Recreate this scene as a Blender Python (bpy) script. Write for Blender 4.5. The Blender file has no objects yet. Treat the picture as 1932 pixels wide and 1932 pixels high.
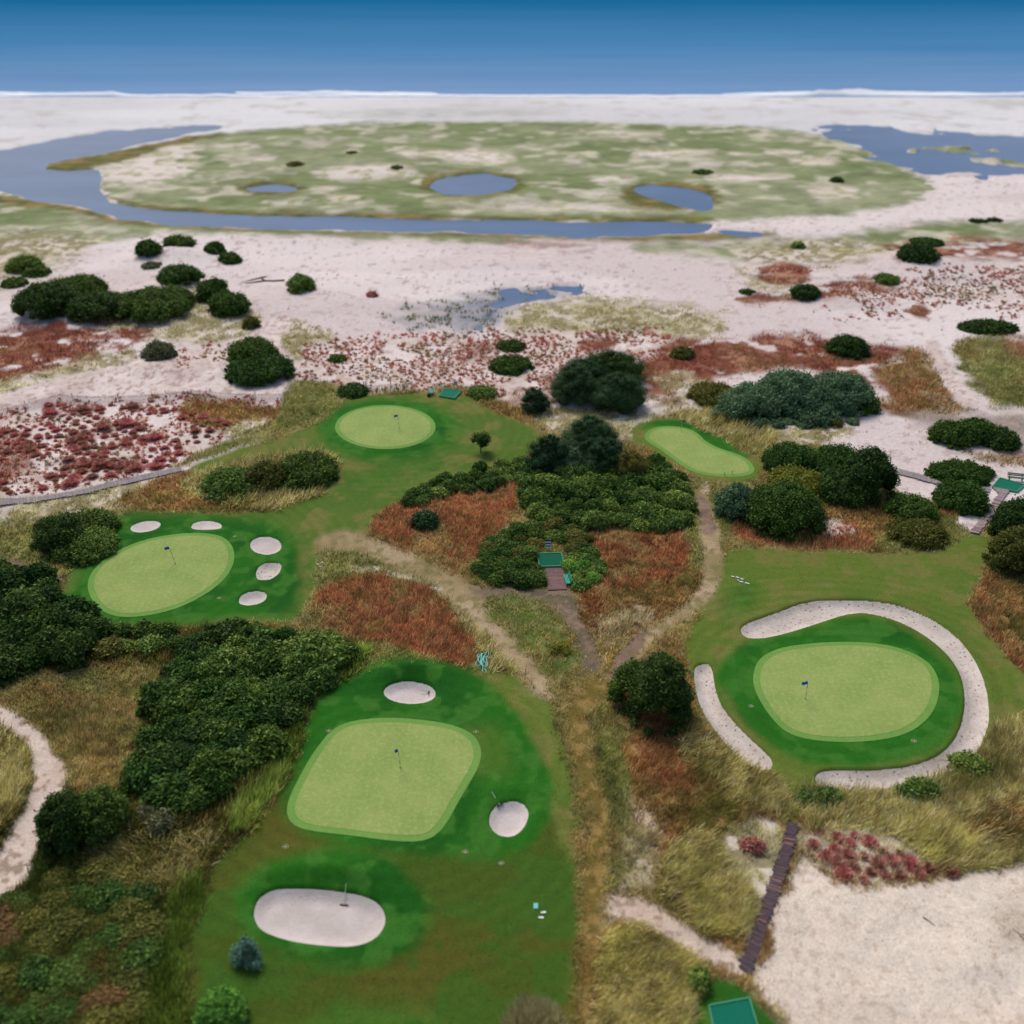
import bpy, bmesh, math, random
import numpy as np
from mathutils import Vector, Matrix

S = bpy.context.scene
COL = S.collection
R = math.radians
rng = np.random.default_rng(7)
random.seed(7)

# ------------------------------------------------------------------ camera, sky, sun, exposure
CAM_H, PITCH, F = 60.0, R(29.0), 2003.7          # flying height (m), downward pitch, focal length in image pixels (1932 per side)
cd = bpy.data.cameras.new("camera"); cam = bpy.data.objects.new("camera", cd); COL.objects.link(cam)
cam.location = (0, 0, CAM_H); cam.rotation_euler = (math.pi/2 - PITCH, 0, 0)
cd.sensor_width = 36; cd.sensor_fit = 'HORIZONTAL'; cd.lens = 36*F/1932
cd.clip_start = 0.5; cd.clip_end = 60000
cd.dof.use_dof = True; cd.dof.focus_distance = 108; cd.dof.aperture_fstop = 0.075
S.camera = cam

w = bpy.data.worlds.new("World"); S.world = w; w.use_nodes = True
nt = w.node_tree; bg = nt.nodes['Background']
sky = nt.nodes.new('ShaderNodeTexSky'); sky.sky_type = 'NISHITA'; sky.sun_disc = False
SUN_EL, SUN_AZ = R(52), R(-25)                   # azimuth from +Y towards +X
sky.sun_elevation = SUN_EL; sky.sun_rotation = SUN_AZ
sky.air_density = 1.0; sky.dust_density = 4.0; sky.ozone_density = 1.5
nt.links.new(sky.outputs[0], bg.inputs[0]); bg.inputs[1].default_value = 0.1
sd = bpy.data.lights.new("sun", 'SUN'); sun = bpy.data.objects.new("sun", sd); COL.objects.link(sun)
sd.energy = 1.5; sd.angle = R(22); sd.color = (1.0, 0.93, 0.84)
dirv = Vector((math.sin(SUN_AZ)*math.cos(SUN_EL), math.cos(SUN_AZ)*math.cos(SUN_EL), math.sin(SUN_EL)))
sun.rotation_euler = dirv.to_track_quat('Z', 'Y').to_euler()
S.view_settings.view_transform = 'Standard'; S.view_settings.look = 'None'
S.view_settings.exposure = 0.35; S.view_settings.gamma = 1.0

# ------------------------------------------------------------------ image pixels projected through the camera onto the ground
cp, sp = math.cos(PITCH), math.sin(PITCH)
def P(dx, dy):
    """image pixel coordinates -> world (x, y) on the ground"""
    dx = np.asarray(dx, float); dy = np.asarray(dy, float)
    a = (966-dy)/F
    ry = cp + a*sp; rz = -sp + a*cp
    t = CAM_H/(-rz)
    return (dx-966)/F*t, ry*t
def D(x, y):
    """world (x, y) on the ground -> image pixel coordinates"""
    z = y*cp + CAM_H*sp
    v = y*sp - CAM_H*cp
    return 966 + F*x/z, 966 - F*v/z
def mpp(dx, dy):
    """metres per image pixel across the view at that ground point"""
    x, y = P(dx, dy); return (y*cp + CAM_H*sp)/F
def depr(dy): return PITCH + math.atan((dy-966)/F)
def crop(x0, y0, s, pts):
    return [((x0+a*s)*.75469, (y0+b*s)*.75469) for a, b in pts]
K = 860/1932

# ------------------------------------------------------------------ noise
def vnoise(x, y, seed=0):
    xi = np.floor(x).astype(np.int64); yi = np.floor(y).astype(np.int64)
    xf = x-xi; yf = y-yi
    u = xf*xf*(3-2*xf); v = yf*yf*(3-2*yf)
    def h(i, j):
        n = (i*374761393 + j*668265263 + seed*974711) & 0xffffffff
        n = ((n ^ (n >> 13))*1274126177) & 0xffffffff
        n = n ^ (n >> 16)
        return (n & 0xffff)/65535.0
    a = h(xi, yi); b = h(xi+1, yi); c = h(xi, yi+1); d = h(xi+1, yi+1)
    return a+(b-a)*u+(c-a)*v+(a-b-c+d)*u*v
def fbm(x, y, scale, seed=0, oct=4, sx=1.0):
    t = 0; amp = .5; n = 0
    for o in range(oct):
        t = t + amp*vnoise(x/scale/sx*2**o + 17.3*o, y/scale*2**o - 9.1*o, seed+o*13); n += amp; amp *= .5
    return t/n
def sstep(a, b, x):
    t = np.clip((x-a)/(b-a), 0, 1); return t*t*(3-2*t)

# ------------------------------------------------------------------ polygons
def smooth(pts, it=2):
    p = np.asarray(pts, float)
    for _ in range(it):
        q = np.roll(p, -1, 0)
        p = np.stack([.75*p+.25*q, .25*p+.75*q], 1).reshape(-1, 2)
    return p
def ell(cx, cy, rx, ry, rot=0, n=28):
    t = np.linspace(0, 2*math.pi, n, endpoint=False); c, s = math.cos(R(rot)), math.sin(R(rot))
    a, b = rx*np.cos(t), ry*np.sin(t)
    return np.stack([cx+a*c-b*s, cy+a*s+b*c], 1)
def sdf(poly, px, py, margin=60):
    """signed distance (negative inside), far points are just +margin"""
    poly = np.asarray(poly, float)
    out = np.full(px.shape, float(margin))
    lo = poly.min(0)-margin; hi = poly.max(0)+margin
    m = (px > lo[0]) & (px < hi[0]) & (py > lo[1]) & (py < hi[1])
    if not m.any(): return out
    x, y = px[m], py[m]
    d = np.full(x.shape, 1e18); ins = np.zeros(x.shape, bool)
    A = poly; B = np.roll(poly, -1, 0)
    for (ax, ay), (bx, by) in zip(A, B):
        ex, ey = bx-ax, by-ay; L = ex*ex+ey*ey
        if L < 1e-12: continue
        t = np.clip(((x-ax)*ex+(y-ay)*ey)/L, 0, 1)
        qx = x-ax-t*ex; qy = y-ay-t*ey
        d = np.minimum(d, qx*qx+qy*qy)
        if ay != by:
            c = (ay > y) != (by > y)
            ins ^= c & (x < ax + (y-ay)*ex/ey)
    d = np.sqrt(d); d[ins] *= -1
    out[m] = np.minimum(d, margin)
    return out
def topoly(poly):                                 # image pixel polygon -> world polygon
    p = np.asarray(poly, float); x, y = P(p[:, 0], p[:, 1]); return np.stack([x, y], 1)

def lin(c):
    c = np.asarray(c, float)/255
    return np.where(c <= .04045, c/12.92, ((c+.055)/1.055)**2.4)

# ------------------------------------------------------------------ outlines in image pixels
GREENS = dict(
 front=smooth([(540,1530),(546,1550),(562,1564),(600,1574),(660,1581),(720,1588),(770,1590),(805,1586),(828,1572),(846,1548),(864,1515),(886,1478),(904,1446),(909,1420),(902,1396),(882,1378),(845,1365),(795,1358),(745,1354),(690,1356),(650,1364),(625,1378),(605,1402),(585,1430),(562,1472),(546,1504)]),
 right=smooth([(1420,1280),(1425,1255),(1440,1237),(1470,1223),(1520,1215),(1580,1211),(1640,1212),(1690,1220),(1730,1235),(1757,1254),(1770,1278),(1773,1303),(1766,1333),(1750,1358),(1720,1381),(1680,1394),(1620,1401),(1560,1400),(1512,1393),(1480,1380),(1455,1355),(1435,1325),(1423,1300)]),
 left=smooth([(164,1110),(169,1085),(190,1060),(220,1040),(260,1022),(310,1010),(360,1005),(402,1007),(427,1016),(441,1034),(443,1058),(431,1085),(405,1110),(370,1132),(330,1150),(280,1162),(230,1166),(195,1156),(175,1136)]),
 center=ell(727,806,95,41.5,0,40),
 kidney=smooth(crop(1560,1020,360/1932,[(260,380),(330,290),(480,240),(700,240),(880,275),(1000,340),(1080,430),(1180,490),(1300,545),(1500,605),(1640,670),(1730,760),(1755,830),(1720,885),(1600,915),(1400,928),(1200,912),(1000,880),(850,820),(720,730),(600,640),(480,545),(330,465)])),
)
c4 = lambda p: crop(0,900,K,p)
BUNKERS = dict(
 b1=ell(*np.array(c4([(817,932)])[0]),31,10.5,-9), b2=np.array(smooth(c4([(1062,938),(1085,908),(1150,897),(1220,903),(1258,928),(1240,948),(1150,952),(1085,950)]))),
 b3=ell(*np.array(c4([(1492,1038)])[0]),31.5,17.5,2), b4=smooth(c4([(1428,1215),(1436,1165),(1480,1131),(1560,1127),(1590,1148),(1572,1195),(1520,1232),(1455,1235)])),
 b5=smooth(c4([(1328,1352),(1352,1310),(1420,1288),(1490,1293),(1508,1318),(1485,1355),(1420,1376),(1355,1374)])),
 top=ell(773,1305,51.5,22,2), side=smooth(crop(850,1700,K,[(826,775),(850,715),(900,680),(970,669),(1035,683),(1067,730),(1062,785),(1030,838),(985,872),(935,880),(880,867),(838,825)])),
 bottom=smooth([(474,1725),(479,1700),(498,1680),(530,1671),(600,1673),(680,1683),(716,1698),(731,1722),(729,1746),(711,1769),(680,1783),(640,1786),(560,1778),(510,1764),(484,1750)]),
 strip=smooth([(1306,1270),(1310,1255),(1325,1249),(1341,1252),(1348,1265),(1351,1300),(1366,1335),(1400,1375),(1440,1412),(1459,1430),(1461,1446),(1450,1453),(1434,1452),(1408,1440),(1370,1405),(1335,1360),(1314,1320)]),
 crescent=smooth([(1394,1186),(1404,1174),(1460,1155),(1510,1135),(1560,1128),(1640,1130),(1700,1140),(1760,1165),(1810,1200),(1846,1245),(1866,1300),(1871,1350),(1863,1385),(1846,1420),(1816,1450),(1780,1469),(1720,1480),(1660,1490),(1600,1495),(1560,1489),(1539,1479),(1534,1463),(1547,1451),(1580,1448),(1640,1450),(1700,1445),(1742,1435),(1777,1418),(1802,1390),(1816,1350),(1819,1310),(1811,1270),(1790,1235),(1750,1200),(1700,1172),(1640,1155),(1600,1157),(1560,1170),(1500,1190),(1450,1203),(1415,1205),(1399,1197)]),
)
WATER = [  # (outline, shore softness)
 (smooth([(1340,418),(1348,424),(1335,434),(1290,441),(1150,448),(1000,441),(850,439),(700,437),(500,431),(330,424),(240,416),(200,404),(150,388),(60,376),(20,366),(0,360),(-300,345),(-300,285),(0,282),(60,270),(150,252),(250,240),(400,233),(430,236),(390,247),(300,262),(220,284),(150,296),(70,316),(130,320),(185,313),(192,340),(187,360),(212,381),(300,394),(400,399),(500,405),(700,409),(850,411),(1000,413),(1200,415)],1), 2.5),
 (ell(511,354,48,9.5,0), 2.5), (ell(893,347,86,20,-2), 2.5),
 (smooth([(1187,352),(1225,344),(1300,349),(1347,368),(1349,392),(1325,400),(1270,386),(1215,371)]), 2.5),
 (smooth([(1530,240),(1600,235),(1700,239),(1820,245),(1932,256),(2400,285),(2400,345),(1932,332),(1800,331),(1720,322),(1655,297),(1600,272),(1560,256)],1), 6),
 (smooth([(905,595),(930,560),(1010,552),(1075,548),(1100,554),(1020,566),(960,580),(935,605),(905,628),(885,615)]), 5),
 (smooth([(1345,432),(1380,428),(1450,438),(1430,448),(1370,445)]), 3),
]
WOB = {len(WATER[5][0]): 60, len(WATER[4][0]): 30}
ISLETS = [smooth([(1706,280),(1790,273),(1880,279),(1890,288),(1800,290),(1720,290)]), smooth([(1822,297),(1900,294),(2000,305),(2000,318),(1900,312),(1830,303)])]

# ------------------------------------------------------------------ ground kinds: colours seen from the air
# kind: (colour, colour, patch size m, speck colour, speck size m, speck share)
KIND = dict(
 sand=((216,205,202),(203,190,187),18,(182,166,162),1.2,.02),
 sandwarm=((213,200,185),(206,191,175),12,(190,173,155),.5,.04),
 farsand=((214,213,214),(202,201,203),40,(190,188,184),8,.08),
 marsh=((116,128,86),(138,144,110),14,(190,184,164),6,.14),
 marshedge=((104,106,58),(128,112,66),8,(90,92,50),3,.3),
 islandsand=((214,203,194),(198,188,170),9,(160,158,120),3,.18),
 palegrass=((176,166,138),(205,194,182),4,(128,120,82),1.4,.42),
 olivegrass=((112,112,64),(138,132,88),6,(88,92,48),1.5,.3),
 redsand=((214,202,198),(200,186,178),5,(184,160,148),1.3,.2),
 redveg=((128,78,62),(156,116,94),4,(104,60,46),1.3,.4),
 rust=((146,92,58),(128,74,52),6,(158,118,78),1.0,.35),
 brown=((130,102,62),(108,82,46),5,(150,128,82),1.0,.3),
 mixgrass=((124,110,66),(102,102,56),5,(144,134,94),1.2,.3),
 tall=((110,98,52),(132,118,70),4,(84,72,36),1.2,.35),
 darkscrub=((64,62,34),(84,76,42),5,(46,52,26),1.3,.4),
 reed=((84,92,40),(104,112,52),4,(64,72,30),1.2,.3),
 fairway=((92,110,44),(78,104,40),14,(108,110,56),2.5,.3),
 rough=((52,104,28),(42,92,28),8,(76,112,40),2,.3),
 lush=((38,98,24),(28,84,22),7,(56,108,36),1.8,.28),
 brownfair=((66,86,28),(80,82,30),8,(60,92,30),3,.35),
 path=((166,147,118),(142,126,92),4,(122,114,74),.9,.22),
 darkpath=((112,98,82),(94,88,68),4,(130,112,96),.8,.25),
 pinkpath=((142,118,108),(126,106,92),4,(110,98,74),.8,.2),
 orange=((122,102,54),(106,94,46),5,(144,120,72),.8,.3),
 wet=((150,148,152),(174,166,164),7,(132,136,146),2.5,.3),
 roadsand=((206,190,177),(188,169,154),5,(150,128,110),.6,.14),
 track=((214,200,194),(198,182,176),5,(165,140,132),.7,.14),
)
REG = []   # (kind, image pixel polygon, softness m, wobble m, strength)
def reg(kind, pts, soft=.6, wob=.8, it=1, k=1.0): REG.append((kind, smooth(pts, it) if it else np.asarray(pts, float), soft, wob, k))

# far beach, island and lagoon shores
reg('farsand', [(-900,150),(2900,150),(2900,246),(1932,262),(1500,250),(400,250),(-900,300)], 12, 6)
reg('marsh', [(560,214),(760,208),(1000,210),(1100,214),(950,220),(700,222)], 8, 6, k=.45)
reg('marsh', [(186,345),(190,318),(250,288),(400,250),(560,240),(760,233),(1000,231),(1250,234),(1450,240),(1560,255),(1640,284),(1715,318),(1762,350),(1738,378),(1650,398),(1500,410),(1350,420),(1200,418),(1000,416),(800,414),(600,411),(450,404),(330,398),(230,388),(196,365)], 2, 3)
reg('islandsand', [(192,320),(250,290),(380,262),(352,300),(360,330),(270,352),(205,345)], 5, 5)
for a in [(900,296,72,13),(690,328,95,12),(800,292,60,6),(1270,290,75,9),(1390,336,60,8),(1160,338,48,8),(1125,367,46,4.5),(545,381,28,5),(650,378,28,8),(840,385,40,4),(1010,390,130,4),(1180,394,130,4),(1540,305,48,9),(1575,362,46,13),(1180,256,70,5),(1480,290,30,6),(470,300,50,5),(430,278,60,4),(1330,312,30,4),(1085,305,22,5),(1250,392,60,3.5),(1465,332,30,5),(610,355,20,3)]:
    reg('islandsand', ell(*a), 3, 1.6, 0)
reg('marshedge', [(70,320),(100,302),(200,288),(250,278),(330,262),(420,248),(430,254),(340,270),(280,291),(200,312),(125,328)], 1.5, 2)
reg('marshedge', [(186,360),(230,380),(330,390),(450,396),(600,402),(800,406),(1000,408),(1200,410),(1350,408),(1355,420),(1200,418),(1000,416),(800,414),(600,411),(450,404),(330,398),(230,388)], 1.2, 1.5)
for a in [(512,355,60,14),(893,348,100,26),(1265,370,95,28)]: reg('marshedge', ell(*a), 2, 2.5, 0)
reg('marsh', [(-300,360),(0,362),(60,378),(150,390),(240,418),(400,428),(700,440),(900,442),(1000,447),(1010,460),(700,452),(450,442),(300,441),(200,457),(130,482),(60,502),(0,522),(-300,545)], 2, 3)
reg('palegrass', [(-300,470),(0,440),(120,440),(200,450),(140,490),(60,512),(0,530),(-300,560)], 6, 5)
reg('marshedge', [(-60,364),(60,378),(150,390),(240,416),(400,428),(700,438),(1000,441),(1150,448),(1300,442),(1420,436),(1480,440),(1420,452),(1150,456),(1000,448),(700,444),(400,435),(240,425),(140,400),(50,390),(-60,375)], 1.2, 1.2)
reg('marsh', [(1180,458),(1350,458),(1500,452),(1600,442),(1750,420),(1932,418),(2300,420),(2300,455),(1932,450),(1780,460),(1690,480),(1560,492),(1480,482),(1400,492),(1300,482),(1190,472)], 3, 4)
reg('palegrass', [(1400,470),(1500,455),(1640,452),(1680,470),(1600,500),(1480,500),(1400,492)], 3, 4)
reg('redveg', [(930,458),(1000,452),(1060,454),(1115,462),(1100,472),(1000,470)], 2.5, 3, k=.6)
reg('redveg', [(1670,462),(1700,452),(1785,462),(1795,440),(1850,445),(1932,455),(2300,460),(2300,500),(1932,490),(1800,486),(1780,500),(1720,508),(1690,486)], 2, 3)
reg('redveg', [(1420,520),(1440,500),(1500,492),(1530,510),(1520,540),(1460,542)], 1.5, 2)
reg('redveg', [(1393,562),(1420,548),(1500,555),(1580,540),(1640,518),(1700,540),(1705,560),(1650,556),(1600,572),(1500,568),(1400,572)], 1.2, 2)
reg('redsand', [(1560,570),(1650,540),(1932,500),(2300,500),(2300,600),(1932,590),(1780,560),(1640,590)], 4, 4, k=.6)
reg('redveg', [(1710,590),(1735,574),(1765,590),(1760,602),(1725,598)], .8, 1)
reg('palegrass', [(1385,500),(1420,500),(1430,525),(1500,545),(1480,560),(1400,540)], 2, 3, k=.7)
# beach flat, puddle and near dunes
reg('wet', [(735,598),(850,563),(950,546),(1095,538),(1115,548),(1010,566),(945,585),(930,612),(900,628),(800,618),(750,610)], 3, 2.5)
reg('palegrass', [(940,600),(1000,575),(1090,560),(1200,565),(1330,585),(1380,610),(1330,640),(1200,640),(1050,630),(960,632)], 2.5, 3)
reg('palegrass', [(320,560),(400,540),(470,580),(490,620),(470,640),(380,650),(300,640),(240,625),(120,605),(100,585),(200,560)], 2, 2)
reg('palegrass', [(500,610),(570,600),(640,640),(640,690),(560,700),(520,680),(480,650)], 1.5, 2)
reg('palegrass', [(740,640),(690,645),(630,670),(600,720),(700,740),(900,745),(1000,720),(1090,660),(900,640)], 2, 2.5, k=.6)
reg('redsand', [(560,660),(640,640),(740,645),(900,630),(1060,625),(1250,625),(1280,660),(1200,690),(1050,690),(1060,720),(1000,760),(880,740),(740,735),(560,730)], 2, 2)
reg('redveg', [(820,650),(900,640),(940,660),(930,690),(860,690)], 1.5, 2, k=.7)
reg('redveg', [(1080,650),(1130,632),(1180,655),(1100,668)], 1, 1.5)
reg('redveg', [(950,760),(970,720),(1050,700),(1060,760),(1000,770)], 1.2, 1.5, k=.6)
reg('redveg', [(1200,690),(1270,640),(1400,640),(1500,625),(1580,640),(1660,655),(1740,655),(1740,690),(1780,740),(1770,780),(1680,790),(1640,720),(1500,690),(1350,715),(1230,780)], 1.5, 2)
reg('brown', [(1640,700),(1700,660),(1750,660),(1790,740),(1830,770),(1760,790),(1690,785)], 2, 2, k=.7)
reg('palegrass', [(1240,700),(1330,700),(1340,760),(1260,790),(1230,770)], 1.5, 2, k=.7)
reg('olivegrass', [(1795,650),(1840,630),(1932,640),(2300,640),(2300,780),(1932,770),(1870,770),(1850,735),(1800,690)], 1.5, 1.5)
reg('redveg', [(1870,640),(1932,630),(2200,640),(2200,680),(1932,680),(1880,665)], 1.5, 2, k=.8)
reg('redveg', [(-300,630),(0,622),(120,612),(210,608),(300,618),(270,640),(240,670),(120,695),(0,735),(-300,760)], 1.5, 2)
reg('palegrass', [(-100,745),(60,705),(180,670),(260,655),(255,685),(120,712),(30,740),(-50,765)], 1.5, 1.5)
reg('track', [(-300,800),(0,745),(120,715),(260,690),(350,660),(450,640),(530,590),(560,590),(520,645),(560,690),(530,730),(540,745),(380,748),(150,750),(60,765),(-300,830)], .8, .7)
reg('redsand', [(330,662),(420,650),(430,690),(400,700),(330,690)], 1.5, 1.5, k=.6)
# rough grass under the whole course
reg('mixgrass', [(-400,1020),(100,990),(330,905),(560,800),(660,740),(900,745),(1000,770),(1250,780),(1500,812),(1570,840),(1700,930),(1932,965),(2400,1000),(2400,2300),(-400,2300)], .8, 1)
# left tuft field
reg('redsand', [(-300,850),(0,780),(80,760),(180,756),(520,745),(540,790),(480,810),(350,860),(320,885),(0,945),(-300,990)], .6, .6)
reg('redveg', [(-300,880),(0,800),(60,830),(80,880),(40,920),(-300,990)], 1.2, 1.5, k=.55)
reg('brown', [(325,765),(400,752),(520,770),(560,760),(600,770),(600,790),(500,815),(420,820),(340,790)], 1, 1.2)
reg('palegrass', [(440,800),(520,785),(500,815),(400,850),(340,870),(420,830)], .8, .8)
reg('olivegrass', [(540,720),(600,715),(680,735),(640,780),(600,800),(480,835),(380,870),(310,890),(400,840),(520,800)], .7, .8)
reg('palegrass', [(-300,985),(0,950),(330,890),(350,900),(330,945),(230,960),(150,985),(-100,1010)], .6, .7)
reg('olivegrass', [(-300,1000),(0,985),(120,972),(220,960),(240,985),(160,1070),(100,1090),(60,1080),(-300,1070)], .8, 1)
reg('brown', [(215,945),(330,890),(400,890),(520,960),(400,975),(320,962),(230,960)], .8, 1)
reg('brown', [(800,735),(900,725),(960,760),(1020,790),(1060,800),(1000,815),(930,790),(880,760)], .8, 1, k=.8)
reg('brown', [(690,740),(830,735),(830,745),(700,748)], .5, .5)
reg('palegrass', [(1000,770),(1100,785),(1220,770),(1230,790),(1190,830),(1100,830),(1020,815)], .8, 1)
# course turf
reg('fairway', [(345,885),(420,858),(500,835),(600,805),(640,770),(655,752),(690,743),(800,744),(870,742),(905,760),(960,790),(1020,812),(1015,840),(990,865),(930,890),(850,905),(780,930),(745,950),(720,980),(690,1010),(640,1040),(605,1080),(575,1160),(480,1175),(300,1190),(180,1180),(100,1130),(130,1085),(190,1030),(220,965),(330,968),(500,965),(600,935),(640,880),(610,855),(500,865),(400,895)], .5, .5)
reg('tall', [(350,900),(420,880),(500,862),(600,850),(640,865),(630,890),(600,935),(520,962),(440,960),(340,930)], .5, .7)
reg('rough', [(600,810),(625,775),(700,752),(790,755),(850,775),(880,810),(850,850),(790,875),(700,875),(630,855)], 1.6, .5)
reg('lush', ell(727,808,118,54,0), 1.0, .4, 0)
reg('rough', [(640,905),(740,880),(900,885),(840,910),(720,930)], 2.5, 1.5, k=.6)
reg('lush', [(120,1110),(150,1060),(200,1020),(225,975),(300,968),(420,968),(520,985),(570,1020),(570,1090),(550,1165),(460,1170),(300,1185),(180,1180),(130,1150)], 1.6, .6)
reg('olivegrass', [(600,1050),(640,1025),(700,1030),(740,1060),(690,1090),(610,1120),(590,1110)], .7, .8)
reg('rust', [(585,1165),(610,1110),(660,1080),(740,1080),(810,1100),(860,1150),(895,1210),(890,1260),(820,1250),(720,1215),(640,1180)], .6, .9)
reg('olivegrass', [(560,1180),(640,1185),(720,1220),(840,1255),(830,1262),(700,1255),(600,1280),(560,1300)], .8, .8)
reg('tall', [(860,1130),(920,1190),(990,1260),(1020,1290),(960,1275),(900,1260),(890,1220)], .6, .6)
reg('rust', [(690,985),(760,945),(900,910),(1000,900),(990,940),(930,1000),(890,1060),(850,1080),(760,1040),(700,1020)], .6, .8)
reg('brown', [(690,1000),(760,1035),(850,1075),(900,1090),(940,1110),(860,1105),(780,1060),(700,1025)], .8, .8)
reg('rust', [(1090,1000),(1200,1000),(1300,990),(1310,1050),(1280,1110),(1220,1130),(1120,1110),(1140,1060)], .6, .8)
reg('brown', [(1080,1120),(1200,1120),(1310,1070),(1330,1100),(1230,1190),(1150,1220),(1100,1190)], 1, 1)
reg('palegrass', [(1130,1160),(1220,1150),(1240,1180),(1150,1225),(1120,1200)], 1, 1, k=.7)
reg('olivegrass', [(1290,900),(1330,905),(1380,950),(1370,1030),(1350,1070),(1310,1080),(1290,1000)], .6, .6)
reg('fairway', [(1180,820),(1215,790),(1280,788),(1340,805),(1400,845),(1440,870),(1440,895),(1400,912),(1330,910),(1300,890),(1240,860)], .5, .4)
reg('lush', [(1205,815),(1220,792),(1280,790),(1330,805),(1380,840),(1430,868),(1340,850),(1300,825),(1240,800)], .5, .4)
reg('tall', [(1240,780),(1330,770),(1420,790),(1470,830),(1460,860),(1420,860),(1360,830),(1300,795)], .5, .7)
reg('sand', [(1570,820),(1640,800),(1760,800),(1800,850),(1932,870),(2200,880),(2200,940),(1932,930),(1780,940),(1690,935),(1690,890),(1600,850)], .8, 1)
reg('palegrass', [(1500,800),(1620,800),(1600,830),(1500,840),(1450,830)], .8, 1)
reg('darkpath', [(1690,770),(1800,780),(1932,790),(2300,800),(2300,850),(1932,845),(1800,810),(1700,795)], 1.5, 1.5, k=.7)
reg('track', [(1740,640),(1770,640),(1790,690),(1830,740),(1850,770),(1800,765),(1770,710)], .6, .6)
reg('brown', [(1800,850),(1860,855),(1932,850),(2200,850),(2200,890),(1932,880)], 1, 1, k=.7)
reg('brown', [(1370,990),(1420,960),(1560,930),(1700,950),(1790,960),(1830,985),(1800,1020),(1700,1040),(1560,1040),(1400,1030)], .6, .8)
reg('rust', [(1375,1010),(1400,990),(1500,1010),(1640,1000),(1650,1035),(1500,1035),(1400,1025)], .6, .7)
reg('redsand', [(1530,995),(1570,975),(1620,990),(1600,1015),(1540,1015)], .6, .7, k=.8)
reg('olivegrass', [(1650,1000),(1790,970),(1840,990),(1790,1035),(1660,1042)], .6, .7)
reg('sand', [(1797,985),(1830,955),(1870,925),(1885,900),(1940,880),(1950,930),(1892,960),(1872,985),(1852,1003),(1825,1000)], .4, .5)
reg('fairway', [(1372,1030),(1500,1037),(1650,1042),(1760,1040),(1800,1025),(1830,1003),(1880,1008),(1872,1050),(1848,1095),(1826,1150),(1870,1200),(1960,1290),(1960,1360),(1880,1370),(1840,1440),(1600,1500),(1500,1560),(1475,1540),(1455,1460),(1330,1370),(1300,1260),(1290,1200),(1330,1140),(1360,1080)], .5, .5)
reg('brownfair', [(1395,1200),(1470,1150),(1560,1124),(1650,1124),(1720,1140),(1800,1180),(1870,1250),(1890,1350),(1830,1440),(1700,1120)], 1.2, .6, k=.35)
reg('lush', [(1370,1110),(1420,1095),(1440,1125),(1400,1160),(1350,1180)], 1.8, 1, k=.6)
reg('lush', [(1345,1260),(1400,1205),(1500,1190),(1600,1160),(1650,1158),(1740,1200),(1800,1260),(1818,1320),(1800,1390),(1740,1435),(1640,1448),(1560,1445),(1500,1440),(1430,1400),(1360,1330)], .9, .4)
reg('fairway', [(1360,1300),(1390,1350),(1450,1410),(1530,1455),(1490,1500),(1450,1440),(1390,1375),(1352,1310)], .8, .4, k=.8)
reg('brown', [(1826,1150),(1850,1100),(1880,1040),(2200,1000),(2200,1300),(1960,1290),(1870,1210)], .5, .6)
reg('brownfair', [(600,1290),(700,1250),(900,1255),(1040,1320),(1085,1500),(1095,1800),(1080,2100),(340,2100),(345,1850),(370,1700),(410,1620),(500,1530),(560,1420)], 1.0, .5)
reg('lush', [(560,1420),(590,1310),(625,1275),(700,1250),(800,1243),(880,1252),(940,1275),(1000,1310),(1040,1370),(1070,1450),(1060,1530),(1020,1600),(900,1640),(700,1610),(560,1590),(520,1560)], 1.3, .7)
reg('brownfair', [(500,1545),(540,1540),(600,1590),(760,1615),(880,1620),(980,1610),(1070,1530),(1090,1650),(1090,1800),(1080,2100),(340,2100),(345,1850),(370,1700),(410,1620)], 1.1, .6)
reg('fairway', [(880,1260),(960,1262),(1040,1320),(1060,1400),(1085,1500),(1095,1640),(1070,1640),(1050,1500),(1000,1360),(930,1290)], .7, .6)
reg('fairway', [(850,1370),(960,1370),(970,1450),(900,1480)], 1.6, .6, k=.5)
reg('lush', [(435,1720),(450,1670),(520,1620),(640,1600),(740,1620),(800,1680),(810,1750),(770,1800),(690,1820),(560,1815),(460,1780)], 1.1, .5)
reg('lush', ell(955,1540,75,68), 1.2, .5, 0, k=.7)
reg('rough', [(330,2000),(360,1870),(450,1860),(460,1960),(600,1900),(820,1870),(900,2000),(900,2100),(330,2100)], 2.2, 1.5, k=.5)
# paths
reg('path', [(600,1010),(660,1000),(720,1018),(800,1045),(860,1085),(900,1100),(950,1108),(900,1130),(930,1160),(975,1205),(1010,1250),(1035,1290),(1040,1325),(998,1296),(950,1242),(903,1192),(860,1142),(796,1090),(735,1064),(650,1044),(590,1030)], .8, .6)
reg('palegrass', [(660,1062),(720,1068),(800,1088),(840,1108),(810,1105),(740,1082),(660,1076)], .4, .4)
reg('darkpath', [(870,1100),(960,1105),(1030,1100),(1080,1115),(1100,1160),(1120,1220),(1140,1260),(1100,1270),(1080,1200),(1050,1140),(980,1125),(900,1125)], .8, .6)
reg('rough', [(925,1135),(980,1130),(1040,1150),(1060,1190),(1085,1240),(1075,1275),(1040,1275),(1000,1230),(955,1175)], 1.6, 1.4, k=.62)
reg('path', [(1308,915),(1335,912),(1345,960),(1362,1010),(1368,1060),(1352,1110),(1310,1160),(1250,1200),(1200,1240),(1160,1290),(1135,1300),(1150,1250),(1200,1205),(1260,1170),(1310,1120),(1330,1060),(1318,1000)], .6, .5)
reg('pinkpath', [(1312,935),(1335,935),(1345,970),(1356,1010),(1325,1010),(1316,970)], .4, .3)
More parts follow.
